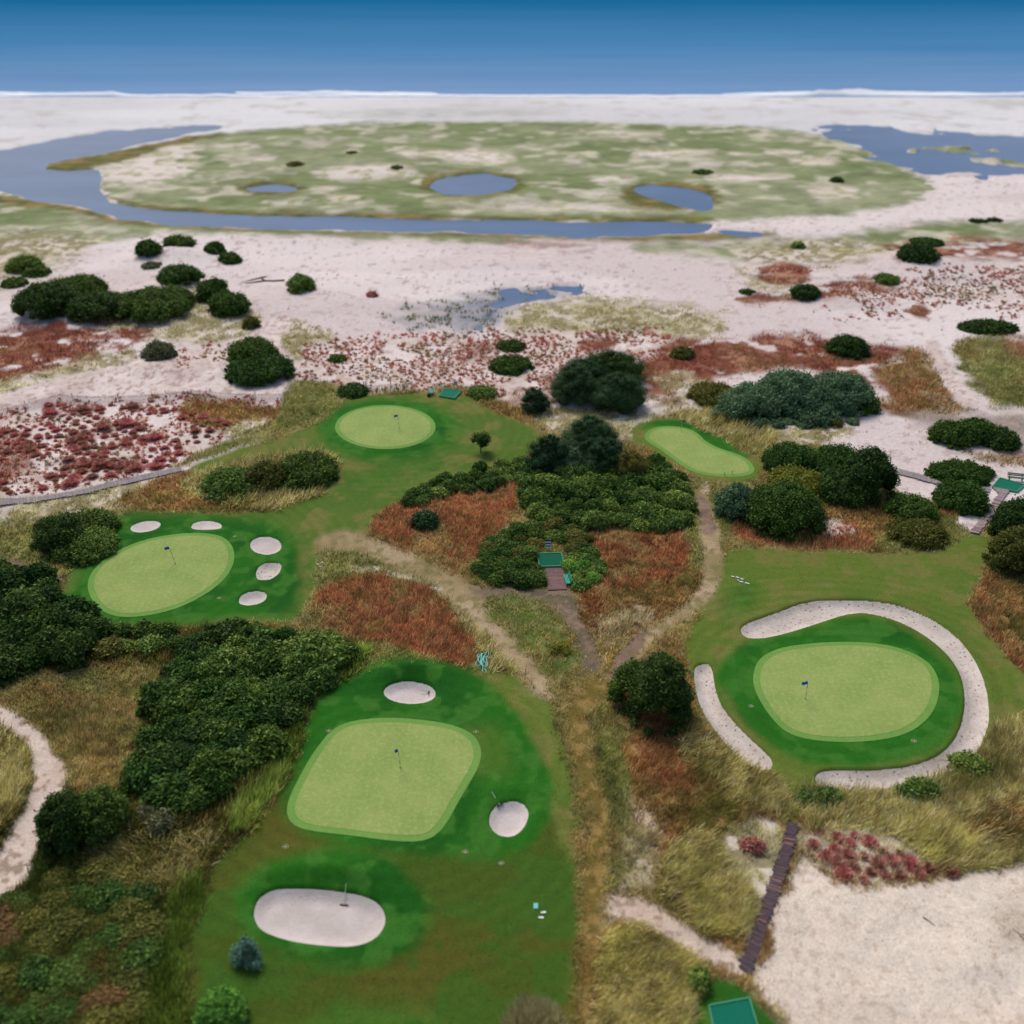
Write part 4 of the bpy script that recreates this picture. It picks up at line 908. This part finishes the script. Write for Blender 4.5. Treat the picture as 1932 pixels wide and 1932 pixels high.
# red tufts of the sand field between fence and boardwalk
TUF = []
for i in range(5):
    r_ = np.random.default_rng(300+i); n = 260
    a = r_.uniform(0, 6.28, n); el_ = np.arccos(r_.uniform(.15, 1, n)); Lh = r_.uniform(.35, .6, n); rb = r_.uniform(0, .22, n)
    b = np.stack([rb*np.cos(a), rb*np.sin(a), np.zeros(n)], 1); tip = b+np.stack([Lh*np.sin(el_)*np.cos(a), Lh*np.sin(el_)*np.sin(a), Lh*np.cos(el_)*.85], 1)
    sd_ = np.stack([-np.sin(a), np.cos(a), np.zeros(n)], 1)*.035
    V = np.stack([b-sd_, b+sd_, tip+sd_*.8, tip-sd_*.8], 1).reshape(-1, 3)
    T = np.repeat(np.clip(r_.random(n)*.8+.1, 0, 1), 4); c = np.ones((len(V), 3)); c[:, 0] = T
    me = np_mesh('red_tuft', V, np.arange(n*4).reshape(n, 4), 4, c); me.materials.append(M_leafs['red']); TUF.append(me)
r_ = np.random.default_rng(404); n = 2600
a = r_.uniform(0, 6.28, n); rb = np.sqrt(r_.random(n))*1.75; Lh = r_.uniform(.5, 1.0, n); el_ = np.clip(.25+rb*.35+r_.normal(0, .25, n), 0, 1.3); a2 = a+r_.normal(0, .7, n)
b_0 = np.stack([rb*np.cos(a), rb*np.sin(a)*1.1, np.clip(.75-.22*rb*rb, 0, 1)], 1); tip = b_0+np.stack([Lh*np.sin(el_)*np.cos(a2), Lh*np.sin(el_)*np.sin(a2), Lh*np.cos(el_)*.8], 1)
sd_ = np.stack([-np.sin(a2), np.cos(a2), np.zeros(n)], 1)*.05; V = np.stack([b_0-sd_, b_0+sd_, tip], 1); V[:, :2, 2] -= .75; c = np.ones((n*3, 3)); c[:, 0] = np.repeat(r_.random(n), 3)
M_leafs['straw'] = leafmat('leaf_straw', (140,134,84), (214,206,160), .08)
o = link('grass_clump', np_mesh('grass_clump', V.reshape(-1, 3), np.arange(n*3).reshape(n, 3), 3, c), M_leafs['straw']); qx_, qy_ = map(float, P(1007, 1945)); o.location = (qx_, qy_, zat(qx_, qy_)); tag(o, 'pale mounded grass clump on the turf at the bottom edge', 'grass clump')
fld = topoly([(-40,800),(80,768),(180,762),(330,772),(430,800),(350,850),(320,880),(0,938),(-40,945)])
lo, hi = fld.min(0), fld.max(0); pts = []
for _ in range(9000):
    q_ = rng.uniform(lo, hi)
    if len(pts) >= 290: break
    if sdf(fld, q_[:1], q_[1:], 5)[0] > 0 or fbm(q_[:1], q_[1:], 5, 901, 3)[0] < .42+.16*rng.random(): continue
    if all((q_[0]-a)**2+(q_[1]-b)**2 > 1.2**2 for a, b in pts): pts.append(tuple(q_))
for a, b in pts:
    o = bpy.data.objects.new('red_tuft', TUF[int(rng.integers(5))]); COL.objects.link(o); s = float(np.clip(rng.lognormal(-.12, .38), .4, 1.8))
    o.location = (a, b, zat(a, b)); o.scale = (s*1.15, s, s*.9); o.rotation_euler = (0, 0, rng.uniform(0, 6.28))
    tag(o, 'low rusty red tuft on white sand between slat fence and left boardwalk', 'tuft', 'red tufts of the sand field')

fl2 = topoly([(1525,1590),(1600,1575),(1720,1610),(1800,1640),(1700,1660),(1640,1664),(1570,1640)]); lo, hi = fl2.min(0), fl2.max(0); pt2 = []
for _ in range(900):
    q_ = rng.uniform(lo, hi)
    if sdf(fl2, q_[:1], q_[1:], 5)[0] > 0 or any((q_[0]-a)**2+(q_[1]-b)**2 < .9**2 for a, b in pt2): continue
    pt2.append(tuple(q_))
for a, b in pt2[:34]:
    o = bpy.data.objects.new('red_tuft', TUF[int(rng.integers(5))]); COL.objects.link(o); s = rng.uniform(.6, 1.15)
    o.location = (a, b, zat(a, b)); o.scale = (s, s, s*1.05); o.rotation_euler = (0, 0, rng.uniform(0, 6.28))
    tag(o, 'dark red tuft at the foot of the grass bank above the open sand', 'tuft', 'red tufts at the sand edge')

# ------------------------------------------------------------------ boardwalks
M_plank = plankmat('weathered_planks', (150,142,142), (128,120,124), (176,166,160))
M_plankd = plankmat('dark_planks', (92,76,80), (74,62,70), (150,110,98))
M_rail = plain('weathered_wood', (136,124,116), .85, .25, 6)
def boardwalk(left, right, m, label, zoff=.16, pitch=.16, group='wooden boardwalks', uneven=.05):
    A = topoly(left); B = topoly(right)
    KEEPOUT.append(np.concatenate([A, B[::-1]]))
    def resample(Q, n):
        s = np.concatenate([[0], np.cumsum(np.hypot(*np.diff(Q, axis=0).T))]); t = np.linspace(0, s[-1], n)
        return np.stack([np.interp(t, s, Q[:, 0]), np.interp(t, s, Q[:, 1])], 1)
    Ln = np.hypot(*np.diff(A, axis=0).T).sum(); n = int(Ln/pitch)
    a, b = resample(A, n+1), resample(B, n+1)
    za = height((a[:, 0]+b[:, 0])/2, (a[:, 1]+b[:, 1])/2); za = np.convolve(np.pad(za, 8, 'edge'), np.ones(17)/17, 'valid')+zoff
    t = empty('boardwalk', (float(a[0, 0]), float(a[0, 1]), 0)); tag(t, label, 'boardwalk', group); org = Vector(t.location)
    pb = MB(); bm = pb.bm
    for i in range(n):
        f0, f1 = .04, .94
        e1, e2 = rng.normal(0, uneven), rng.normal(0, uneven); dz = rng.normal(0, .008)
        c = []
        for (p_, q_, ex) in ((a, b, e1), (b, a, e2)):
            for f in (f0, f1):
                v = p_[i]*(1-f)+p_[i+1]*f; o_ = q_[i]*(1-f)+q_[i+1]*f; dr = (v-o_)/max(1e-6, np.hypot(*(v-o_)))
                c.append(v+dr*ex)
        zz = float(za[i])+dz
        top = [bm.verts.new(Vector((*c[k], zz))-org) for k in (0, 1, 3, 2)]; bot = [bm.verts.new(Vector((*c[k], zz-.05))-org) for k in (0, 1, 3, 2)]
        bm.faces.new(top); bm.faces.new(bot[::-1])
        for k in range(4): bm.faces.new((top[k], bot[k], bot[(k+1) % 4], top[(k+1) % 4]))
    pb.build('deck', m, t)
    for p_, q_ in ((a, b), (b, a)):
        k = MB(); pts_ = [Vector((*(p_[i]*.88+q_[i]*.12), float(za[min(i, n)])-.14))-org for i in range(0, n+1, 6)]
        k.tube(pts_, .09, 4); k.build('joist', M_rail, t)
    return t
z3 = lambda p: crop(0,1130,480/1932,p)
boardwalk(z3([(-260,560),(0,508),(400,452),(900,366),(1400,240),(1822,158)]), z3([(-260,625),(0,576),(500,482),(900,416),(1400,296),(1838,200)]), M_plank, 'long grey boardwalk running from the left edge past the red tufts')
boardwalk(crop(1840,2050,200/942,[(600,30),(540,290),(400,690),(300,1000),(190,1300),(100,1540),(30,1740)]), crop(1840,2050,200/942,[(738,50),(690,260),(600,590),(480,960),(380,1220),(290,1500),(175,1835)]), M_plankd, 'dark weathered plank walk beside the open sand at lower right', uneven=.09)
boardwalk(crop(1700,900,K,[(1130,588),(1185,600),(1330,640),(1420,668),(1510,692),(1640,712),(1745,720)]), crop(1700,900,K,[(1130,622),(1200,637),(1300,662),(1400,692),(1500,718),(1640,742),(1738,748)]), M_plank, 'grey boardwalk coming out of the dark clump across white sand')
boardwalk(crop(1700,900,K,[(1750,716),(1790,755),(1722,840),(1662,925),(1622,966)]), crop(1700,900,K,[(1848,735),(1806,800),(1762,870),(1702,945),(1678,978)]), plankmat('pinkish_planks', (168,152,150), (138,122,124), (110,96,96)), 'pinkish wooden steps descending to the right fairway', zoff=.2, pitch=.34)
boardwalk(crop(1320,1330,140/1591,[(480,1035),(540,1250),(560,1450),(580,1660)]), crop(1320,1330,140/1591,[(1005,1030),(1060,1250),(1080,1450),(1100,1640)]), plankmat('red_brown_planks', (126,100,98), (112,88,88), (138,110,104)), 'short red brown boardwalk leading down from the central turf mat', zoff=.1, uneven=.03)

# ------------------------------------------------------------------ turf mats
M_mat = plain('mat_turf', (6,104,82), .9, .15, 5); M_matf = plain('mat_frame', (70,150,112), .6, .1, 5); M_matd = plain('mat_turf_dark', (4,86,64), .9, .15, 5)
def tee_mat(corners, label, m=M_mat, zt=.2):
    q_ = topoly(corners); KEEPOUT.append(q_); c = q_.mean(0); zc = float(height(q_[:, 0], q_[:, 1]).max())
    t = empty('tee_mat', (*c, zc)); tag(t, label, 'tee mat', 'green turf mats')
    bm_ = MB(); bm = bm_.bm; inn = (q_-c)*.965
    top = [bm.verts.new((*p_, zt)) for p_ in inn]; bot = [bm.verts.new((*p_, -.3)) for p_ in inn]
    bm.faces.new(top); bm.faces.new(bot[::-1]); [bm.faces.new((top[k], bot[k], bot[(k+1) % 4], top[(k+1) % 4])) for k in range(4)]
    bm_.build('turf', m, t)
    fr = MB(); out = (q_-c)*1.03
    for k in range(4):
        a, b = out[k], out[(k+1) % 4]; d = b-a; L_ = np.hypot(*d); ang = math.atan2(d[1], d[0]); mid = (a+b)/2
        fr.box((*mid, zt*.5-.06), (L_-.05 if k % 2 else L_+.08, .09, zt+.24), Matrix.Rotation(ang, 3, 'Z'))
    fr.build('frame', M_matf, t); return t
zc_ = lambda p: crop(1320,1330,140/1591,p); zb_ = lambda p: crop(1040,940,160/1932,p); zr_ = lambda p: crop(2440,1160,120/1288,p)
tee_mat(zc_([(262,655),(938,640),(1026,1000),(338,1018)]), 'green turf mat in the central thicket below the striped sign', M_matd)
tee_mat(zb_([(862,425),(1372,488),(1160,712),(722,632)]), 'raised green turf mat on the dune edge beyond the round green')
tee_mat(zr_([(640,400),(1290,585),(1090,760),(440,640)]), 'green turf mat at the right edge above the wooden steps')
tee_mat(crop(1700,1700,K,[(165,1842),(385,1800),(455,2040),(215,2085)]), 'green turf mat at the bottom edge beside the open sand')

# ------------------------------------------------------------------ benches, signs, bins
M_bench = plain('bench_green', (20,150,128), .5, .1, 4); M_benchd = plain('bench_dark_green', (40,104,78), .5, .12, 4); M_conc = plain('bench_leg', (70,84,76), .8, .15, 6)
M_white = plain('white_paint', (228,232,230), .5, .05, 5); M_navy = plain('navy_paint', (26,62,104), .5, .08, 5); M_teal = plain('teal_paint', (40,140,150), .5, .08, 5); M_black = plain('black_paint', (24,28,26), .5, .2, 5)
def bench(pos, rz, m, label, L_=1.75):
    x_, y_ = map(float, P(*pos)); t = empty('bench', (x_, y_, zat(x_, y_)), rz); tag(t, label, 'bench', 'green park benches'); KEEPOUT.append(np.array([(x_-1, y_-1), (x_+1, y_-1), (x_+1, y_+1), (x_-1, y_+1)]))
    b = MB()
    for k in range(3): b.box((0, -.15+k*.155, .45), (L_, .14, .045))
    b.build('seat', m, t)
    b = MB(); rt = Matrix.Rotation(R(-12), 3, 'X')
    for k in range(2): b.box((0, .33+k*.04, .63+k*.19), (L_, .04, .15), rt)
    b.build('backrest', m, t)
    for sx in (-1, 1):
        b = MB(); b.box((sx*(L_/2-.28), -.12, .21), (.08, .08, .42)); b.box((sx*(L_/2-.28), .24, .21), (.08, .08, .42)); b.box((sx*(L_/2-.28), .06, .395), (.07, .5, .05)); b.box((sx*(L_/2-.28), .345, .63), (.07, .05, .48), rt)
        b.build('leg', M_conc, t)
    return t
bench((1413*.75469+3, 1456*.75469), R(-82), M_bench, 'turquoise bench beside the boardwalk below the central turf mat')
bench((1077*.75469, 984*.75469), R(100)+math.pi, M_bench, 'green bench left of the turf mat on the dune edge')
bench((2539*.75469, 1201*.75469), R(-14), M_benchd, 'dark green bench behind the turf mat at the right edge', 2.0)
def sign(pos, label, w_, h_, cols, zb, rz=0):
    x_, y_ = map(float, P(*pos)); t = empty('tee_sign', (x_, y_, zat(x_, y_)), rz); tag(t, label, 'sign')
    for sx in (-1, 1):
        b = MB(); b.box((sx*w_*.36, .05, (zb+h_)/2), (.06, .06, zb+h_+.1)); b.build('post', M_rail, t)
    n = len(cols)
    for k, m in enumerate(cols):
        b = MB(); b.box((0, -.01, zb+h_*(k+.5)/n), (w_, .045, h_/n*.97), Matrix.Rotation(R(-20), 3, 'X'), .006); b.build('board', m, t)
    return t
sign((1370*.75469, 1373*.75469), 'blue and white striped sign board behind the central turf mat', .56, 1.0, [M_white, M_teal, M_white, M_navy, M_white, M_navy], .2)
sign((1139*.75469, 971*.75469), 'small white and green striped sign behind the dune edge mat', .55, .62, [M_white, M_benchd, M_white, M_benchd, M_white], .45)
def binn(pos, label, r_, h_):
    x_, y_ = map(float, P(*pos)); t = empty('litter_bin', (x_, y_, zat(x_, y_))); tag(t, label, 'litter bin')
    b = MB(); b.cyl((0, 0, h_*.42), r_*.92, h_*.84, 16, r_); b.build('barrel', M_black, t)
    b = MB(); b.cyl((0, 0, h_*.88), r_*1.05, h_*.05, 16); b.build('rim', M_white, t)
    b = MB(); b.cyl((0, 0, h_*.96), r_*1.12, h_*.10, 16, r_*.35); b.cyl((0, 0, h_*1.03), .05, .06, 8); b.build('lid', M_black, t)
binn((901*.75469, 979*.75469), 'tall black litter bin on the dune edge beside dark bush', .24, 1.05)
binn((1072*.75469, 991*.75469), 'short black bin at the end of the dune edge bench', .25, .55)

# ------------------------------------------------------------------ flags
M_pole = plain('pole_white', (226,224,210), .5, .05, 4); M_polb = plain('pole_band', (150,146,120), .5, .1, 4); M_flag = plain('flag_blue', (30,96,232), .7, .1, 6); M_flagd = plain('flag_navy', (44,86,190), .7, .1, 6); M_flagg = plain('flag_grey', (110,124,126), .7, .1, 6); M_hole = plain('cup', (20,22,16), .8, .1, 4)
def flag(base, tipd, hgt, m, label, fl=-1, lean=0):
    x_, y_ = map(float, P(base[0]*.75469, base[1]*.75469)); t = empty('golf_flag', (x_, y_, zat(x_, y_)+.035)); tag(t, label, 'golf flag', 'flagsticks on the greens')
    b = MB()
    for k in range(5):
        if k % 2 == 0: b.tube([(lean*k/5, 0, hgt*k/5), (lean*(k+1)/5, 0, hgt*(k+1)/5)], .03, 8)
    b.build('pole', M_pole, t)
    b = MB()
    for k in (1, 3): b.tube([(lean*k/5, 0, hgt*k/5+.001), (lean*(k+1)/5, 0, hgt*(k+1)/5-.001)], .029, 8)
    b.build('pole_band', M_polb, t)
    b = MB(); bm = b.bm; n = 6; rows = []
    for i in range(n+1):
        s = i/n*.52; row = []
        for zz in (0, -.36): row.append([bm.verts.new((lean+fl*s, yy_ + .05*math.sin(i*1.25), hgt+zz*(1-.15*i/n)-.02*i)) for yy_ in (-.006, .006)])
        rows.append(row)
    for A_, B_ in zip(rows, rows[1:]):
        for s in (0, 1): bm.faces.new((A_[0][s], B_[0][s], B_[1][s], A_[1][s]))
        for j in (0, 1): bm.faces.new((A_[j][0], A_[j][1], B_[j][1], B_[j][0]))
    for rw in (rows[0], rows[-1]): bm.faces.new((rw[0][0], rw[0][1], rw[1][1], rw[1][0]))
    b.build('flag', m, t)
    b = MB(); b.cyl((0, 0, .004), .075, .012, 16); b.build('cup', M_hole, t)
flag((2013,1748), 0, 1.95, M_flag, 'bright blue flag on the oval green ringed by the crescent bunker', -1)
flag((1001,1920), 0, 2.0, M_flagd, 'dark blue flag on the nearest green', -.55, -.1)
flag((438,1409), 0, 2.1, M_flagd, 'dark blue flag on the left green with five bunkers', -1, -.35)
flag((998,1071), 0, 2.0, M_flagd, 'small dark flag on the round green below the dune edge', -1, -.1)
flag((1703,1076), 0, 1.6, M_flagg, 'faint grey flag on the kidney shaped green', 1)
for px_, l in (((1811,1189), 'left dark stake at the lower end of the kidney green'), ((1830,1186), 'right dark stake at the lower end of the kidney green')):
    x_, y_ = map(float, P(px_[0]*.75469, px_[1]*.75469)); b = MB(); b.tube([(0, 0, -.05), (.02, 0, .4)], .03, 6); b.cyl((.02, 0, .43), .05, .06, 8); o = b.build('stake', M_black); o.location = (x_, y_, zat(x_, y_)+.03); tag(o, l, 'stake', 'stakes at the kidney green')

# ------------------------------------------------------------------ rakes, markers, sprinklers, hose, wood
M_rh = plain('rake_head', (38,32,28), .7, .1, 5); M_rs = plain('rake_handle', (176,190,160), .6, .1, 5)
def rake(head, tail, ang, label):
    hx, hy = map(float, P(head[0]*.75469, head[1]*.75469)); tx, ty = map(float, P(tail[0]*.75469, tail[1]*.75469)); hz = float(height([hx], [hy], True)[0])
    t = empty('bunker_rake', (hx, hy, hz)); tag(t, label, 'rake', 'bunker rakes')
    b = MB(); rt = Matrix.Rotation(ang, 3, 'Z'); b.box((0, 0, .06), (.62, .09, .06), rt, .01)
    for k in range(9): v = rt @ Vector((-.28+.07*k, 0, .02)); b.box(v, (.018, .018, .08), rt)
    b.build('head', M_rh, t); b = MB(); b.tube([(0, 0, .08), (tx-hx, ty-hy, max(.1, zat(tx, ty)-hz+.08))], .026, 6); b.build('handle', M_rs, t)
rake((1072,1721), (1048,1719), R(80), 'rake lying in the oval bunker on the mound'); rake((1250,2010), (1229,1987), R(40), 'rake on the upper edge of the round side bunker'); rake((859,2249), (866,2216), R(-8), 'rake lying in the largest bunker with handle on the grass')
zm_ = lambda p: crop(1760,1390,160/1932,p)
def marker(d, L_, ang, m, label, group, w_=.14, h_=.1):
    x_, y_ = map(float, P(*d)); b = MB(); b.box((0, 0, h_/2), (L_, w_, h_), None, .02); o = b.build('tee_marker', m); o.location = (x_, y_, zat(x_, y_)+.01); o.rotation_euler = (0, 0, ang); tag(o, label, 'marker', group)
for (c, L_), l in zip(zip([(870,645),(1010,670),(1145,720),(1025,760),(1125,803),(1300,850)], [.3,.36,.36,.16,.42,.48]), ['leftmost white marker of the upper row on the right fairway','middle white marker of the upper row on the right fairway','rightmost white marker of the upper row on the right fairway','tiny white marker of the lower row on the right fairway','middle white marker of the lower row on the right fairway','longest white marker, end of the lower row on the right fairway']):
    marker(zm_([c])[0], L_, R(-24), M_white, l, 'white markers on the right fairway')
for c, l, L_ in (((1785,1150),'left white chip beside the meadow right of left bunkers',.22), ((1798,1163),'lower white chip beside the meadow right of left bunkers',.3), ((1810,1140),'upper white chip beside the meadow right of left bunkers',.24)):
    marker(c4([c])[0], L_, R(15), M_white, l, 'white chips by the meadow')
for c, l in (((1107,1003),'upper white marker at the head of the gravel path'), ((1095,1025),'lower white marker at the head of the gravel path'), ((1108,1120),'lone white marker on the gravel path')): marker(crop(1560,1020,360/1932,[c])[0], .3, .1, M_white, l, 'white markers by the gravel path')
M_cy = plain('pale_teal', (110,190,190), .6, .1, 5)
marker(crop(850,1700,K,[(1100,1270)])[0], .5, R(85), M_cy, 'pale teal slab lying on the front turf', 'slabs on the front turf', .32, .06)
marker(crop(850,1700,K,[(1143,1306)])[0], .36, R(5), M_white, 'right small pale slab below the teal one', 'slabs on the front turf', .16, .06)
marker(crop(850,1700,K,[(1130,1335)])[0], .36, R(-5), M_white, 'lower small pale slab below the teal one', 'slabs on the front turf', .16, .06)
M_spr = plain('sprinkler_ring', (148,156,112), .8, .2, 5)
for (a, b_), l in (((1190,1830),'sprinkler head at the upper right of the nearest green'), ((1163,2130),'sprinkler head below the round side bunker'), ((715,2124),'sprinkler head above the largest bunker'), ((822,1828),'sprinkler head left of the nearest green'), ((1878,1766),'sprinkler head left of the bright blue flag green'), ((2285,1854),'sprinkler head at the lower right of the crescent bunker green'), ((587,1342),'sprinkler head right of the left green by the bunkers'), ((548,1496),'sprinkler head below right of the left green'), ((218,1527),'sprinkler head at the lower left of the left green'), ((1253,2158),'sprinkler head on the brown turf below the side bunker')):
    x_, y_ = map(float, P(a*.75469, b_*.75469)); b = MB(); n = 20; b.tube([(.2*math.cos(i*2*math.pi/n), .2*math.sin(i*2*math.pi/n), .02) for i in range(n+1)], .035, 6); b.cyl((0, 0, .015), .1, .05, 12)
    o = b.build('sprinkler_head', M_spr); o.location = (x_, y_, zat(x_, y_)); tag(o, l, 'sprinkler', 'sprinkler heads in the turf')
hz_ = lambda p: crop(1160,1610,100/1932,p)
hp = hz_([(1260,780),(1120,720),(1000,695),(960,800),(945,920),(900,1100),(960,1200),(1090,1180),(1130,1080),(1085,780),(1130,690),(1200,580),(1160,400),(1050,560),(900,760),(870,860),(1000,960),(1075,1100),(960,1195),(840,1080),(690,850),(660,640),(780,525),(870,560),(840,760),(800,900),(850,1080),(870,900),(1040,570),(900,545),(760,640),(680,840),(550,1080),(650,1170),(760,1130),(790,1050),(690,870),(780,650),(860,560),(820,760),(830,950),(880,1150),(910,1260),(890,1380),(950,1480),(1070,1450),(1040,1360),(940,1290)])
hw = topoly(hp); 
def catmull(Q, k=5):
    out = []
    for i in range(len(Q)-1):
        p0, p1, p2, p3 = Q[max(i-1, 0)], Q[i], Q[i+1], Q[min(i+2, len(Q)-1)]
        for j in range(k):
            t = j/k; out.append(.5*((2*p1)+(-p0+p2)*t+(2*p0-5*p1+4*p2-p3)*t*t+(-p0+3*p1-3*p2+p3)*t**3))
    return np.array(out+[Q[-1]])
hc = catmull(hw); hh = height(hc[:, 0], hc[:, 1])+.30+.03*np.sin(np.arange(len(hc))*.5)
KEEPOUT.append(topoly(hz_([(600,500),(1200,480),(1180,1250),(1100,1480),(850,1480),(540,1200)])))
b = MB(); b.tube([Vector((*p_, z_)) for p_, z_ in zip(hc, hh)], .032, 6); o = b.build('garden_hose', plain('hose_teal', (120,206,200), .5, .08, 3), None, True); tag(o, 'pale turquoise hose dropped in a tangle at the meadow corner', 'hose')
M_drift = plain('driftwood', (112,94,90), .9, .2, 6)
def wood(paths, label, name='driftwood', r_=.12):
    b = MB()
    for pp in paths:
        q_ = topoly(pp); zz = height(q_[:, 0], q_[:, 1]); b.tube([Vector((*a, float(c)+r_*.7)) for a, c in zip(q_, zz)], list(np.linspace(r_, r_*.35, len(q_))), 6)
    o = b.build(name, M_drift); tag(o, label, 'driftwood')
c1_ = lambda p: crop(0,150,K,p)
wood([c1_([(1600,1252),(1540,1252),(1490,1246),(1465,1228),(1400,1240),(1355,1252)]), c1_([(1490,1246),(1440,1250),(1375,1256)]), c1_([(1465,1228),(1500,1222)])], 'forked driftwood branch left of the lone square bush', r_=.2)
wood([crop(1700,1700,K,[(1370,1322),(1400,1342),(1435,1368)])], 'thin stick lying on the open sand at lower right', 'stick', .05)
wood([crop(1700,1700,K,[(1950,1480),(1900,1420),(1880,1400)]), crop(1700,1700,K,[(1960,1440),(1915,1425)])], 'dark dead twigs at the right edge of the open sand', 'twigs', .05)
wood([crop(1700,1700,K,[(648,880),(655,905),(650,930)]), crop(1700,1700,K,[(655,905),(668,890)])], 'dark branch stub beside the plank walk', 'branch', .07)

# ------------------------------------------------------------------ slat fences
M_slat = plain('fence_slats', (150,136,132), .9, .3, 9); M_post = plain('fence_post', (96,84,78), .9, .2, 6)
def slat_fence(bot, label, hgt=1.05, post_every=6.5):
    Q = topoly(bot); s = np.concatenate([[0], np.cumsum(np.hypot(*np.diff(Q, axis=0).T))]); n = int(s[-1]/.22); tt = np.linspace(0, s[-1], n)
    qx, qy = np.interp(tt, s, Q[:, 0]), np.interp(tt, s, Q[:, 1]); zz = height(qx, qy)
    t = empty('sand_fence', (float(qx[0]), float(qy[0]), 0)); tag(t, label, 'fence', 'slatted sand fences'); org = Vector(t.location)
    b = MB()
    for i in range(n):
        a = math.atan2(qy[min(i+1, n-1)]-qy[max(i-1, 0)], qx[min(i+1, n-1)]-qx[max(i-1, 0)])
        rt = Matrix.Rotation(a, 3, 'Z') @ Matrix.Rotation(rng.normal(0, .05), 3, 'Y')
        b.box(Vector((qx[i], qy[i], zz[i]+hgt/2+rng.normal(0, .03)))-org, (.065, .02, hgt), rt)
    for f in (.2, .8): b.tube([Vector((qx[i], qy[i], zz[i]+hgt*f))-org for i in range(0, n, 4)], .015, 4)
    b.build('slats', M_slat, t)
    for d in np.arange(0, s[-1], post_every):
        i = int(d/s[-1]*(n-1)); b = MB(); b.cyl(Vector((qx[i], qy[i]+.06, zz[i]+.65))-org, .06, 1.5, 8, .05); b.build('post', M_post, t)
z4 = lambda p: crop(0,950,720/1932,p)
slat_fence(z4([(-150,275),(0,242),(180,197),(420,153),(640,152),(900,142),(1180,128),(1470,132),(1890,132)]), 'long slatted sand fence between the sand track and the red tufts')
slat_fence(crop(850,150,K,[(135,1858),(200,1858),(300,1852),(420,1846)]), 'short slatted fence right of the tall black bin', .9, 4)

# ------------------------------------------------------------------ grass cover, last
SC = scatter()
for nm, (kinds, lab) in STUFF.items():
    vs = [SC[k] for k in kinds if k in SC]
    if not vs: continue
    V = np.concatenate([a for a, _ in vs]); C = np.concatenate([b_ for _, b_ in vs])
    o = link(nm, np_mesh(nm, V, np.arange(len(V)).reshape(-1, 3), 3, np.clip(C, 0, 1)), M_blade); o['label'] = lab; o['kind'] = 'stuff'
    print(nm, len(V)//3)
print('thicket shrubs', nT, 'tufts', len(pts), 'objects', len(bpy.data.objects))
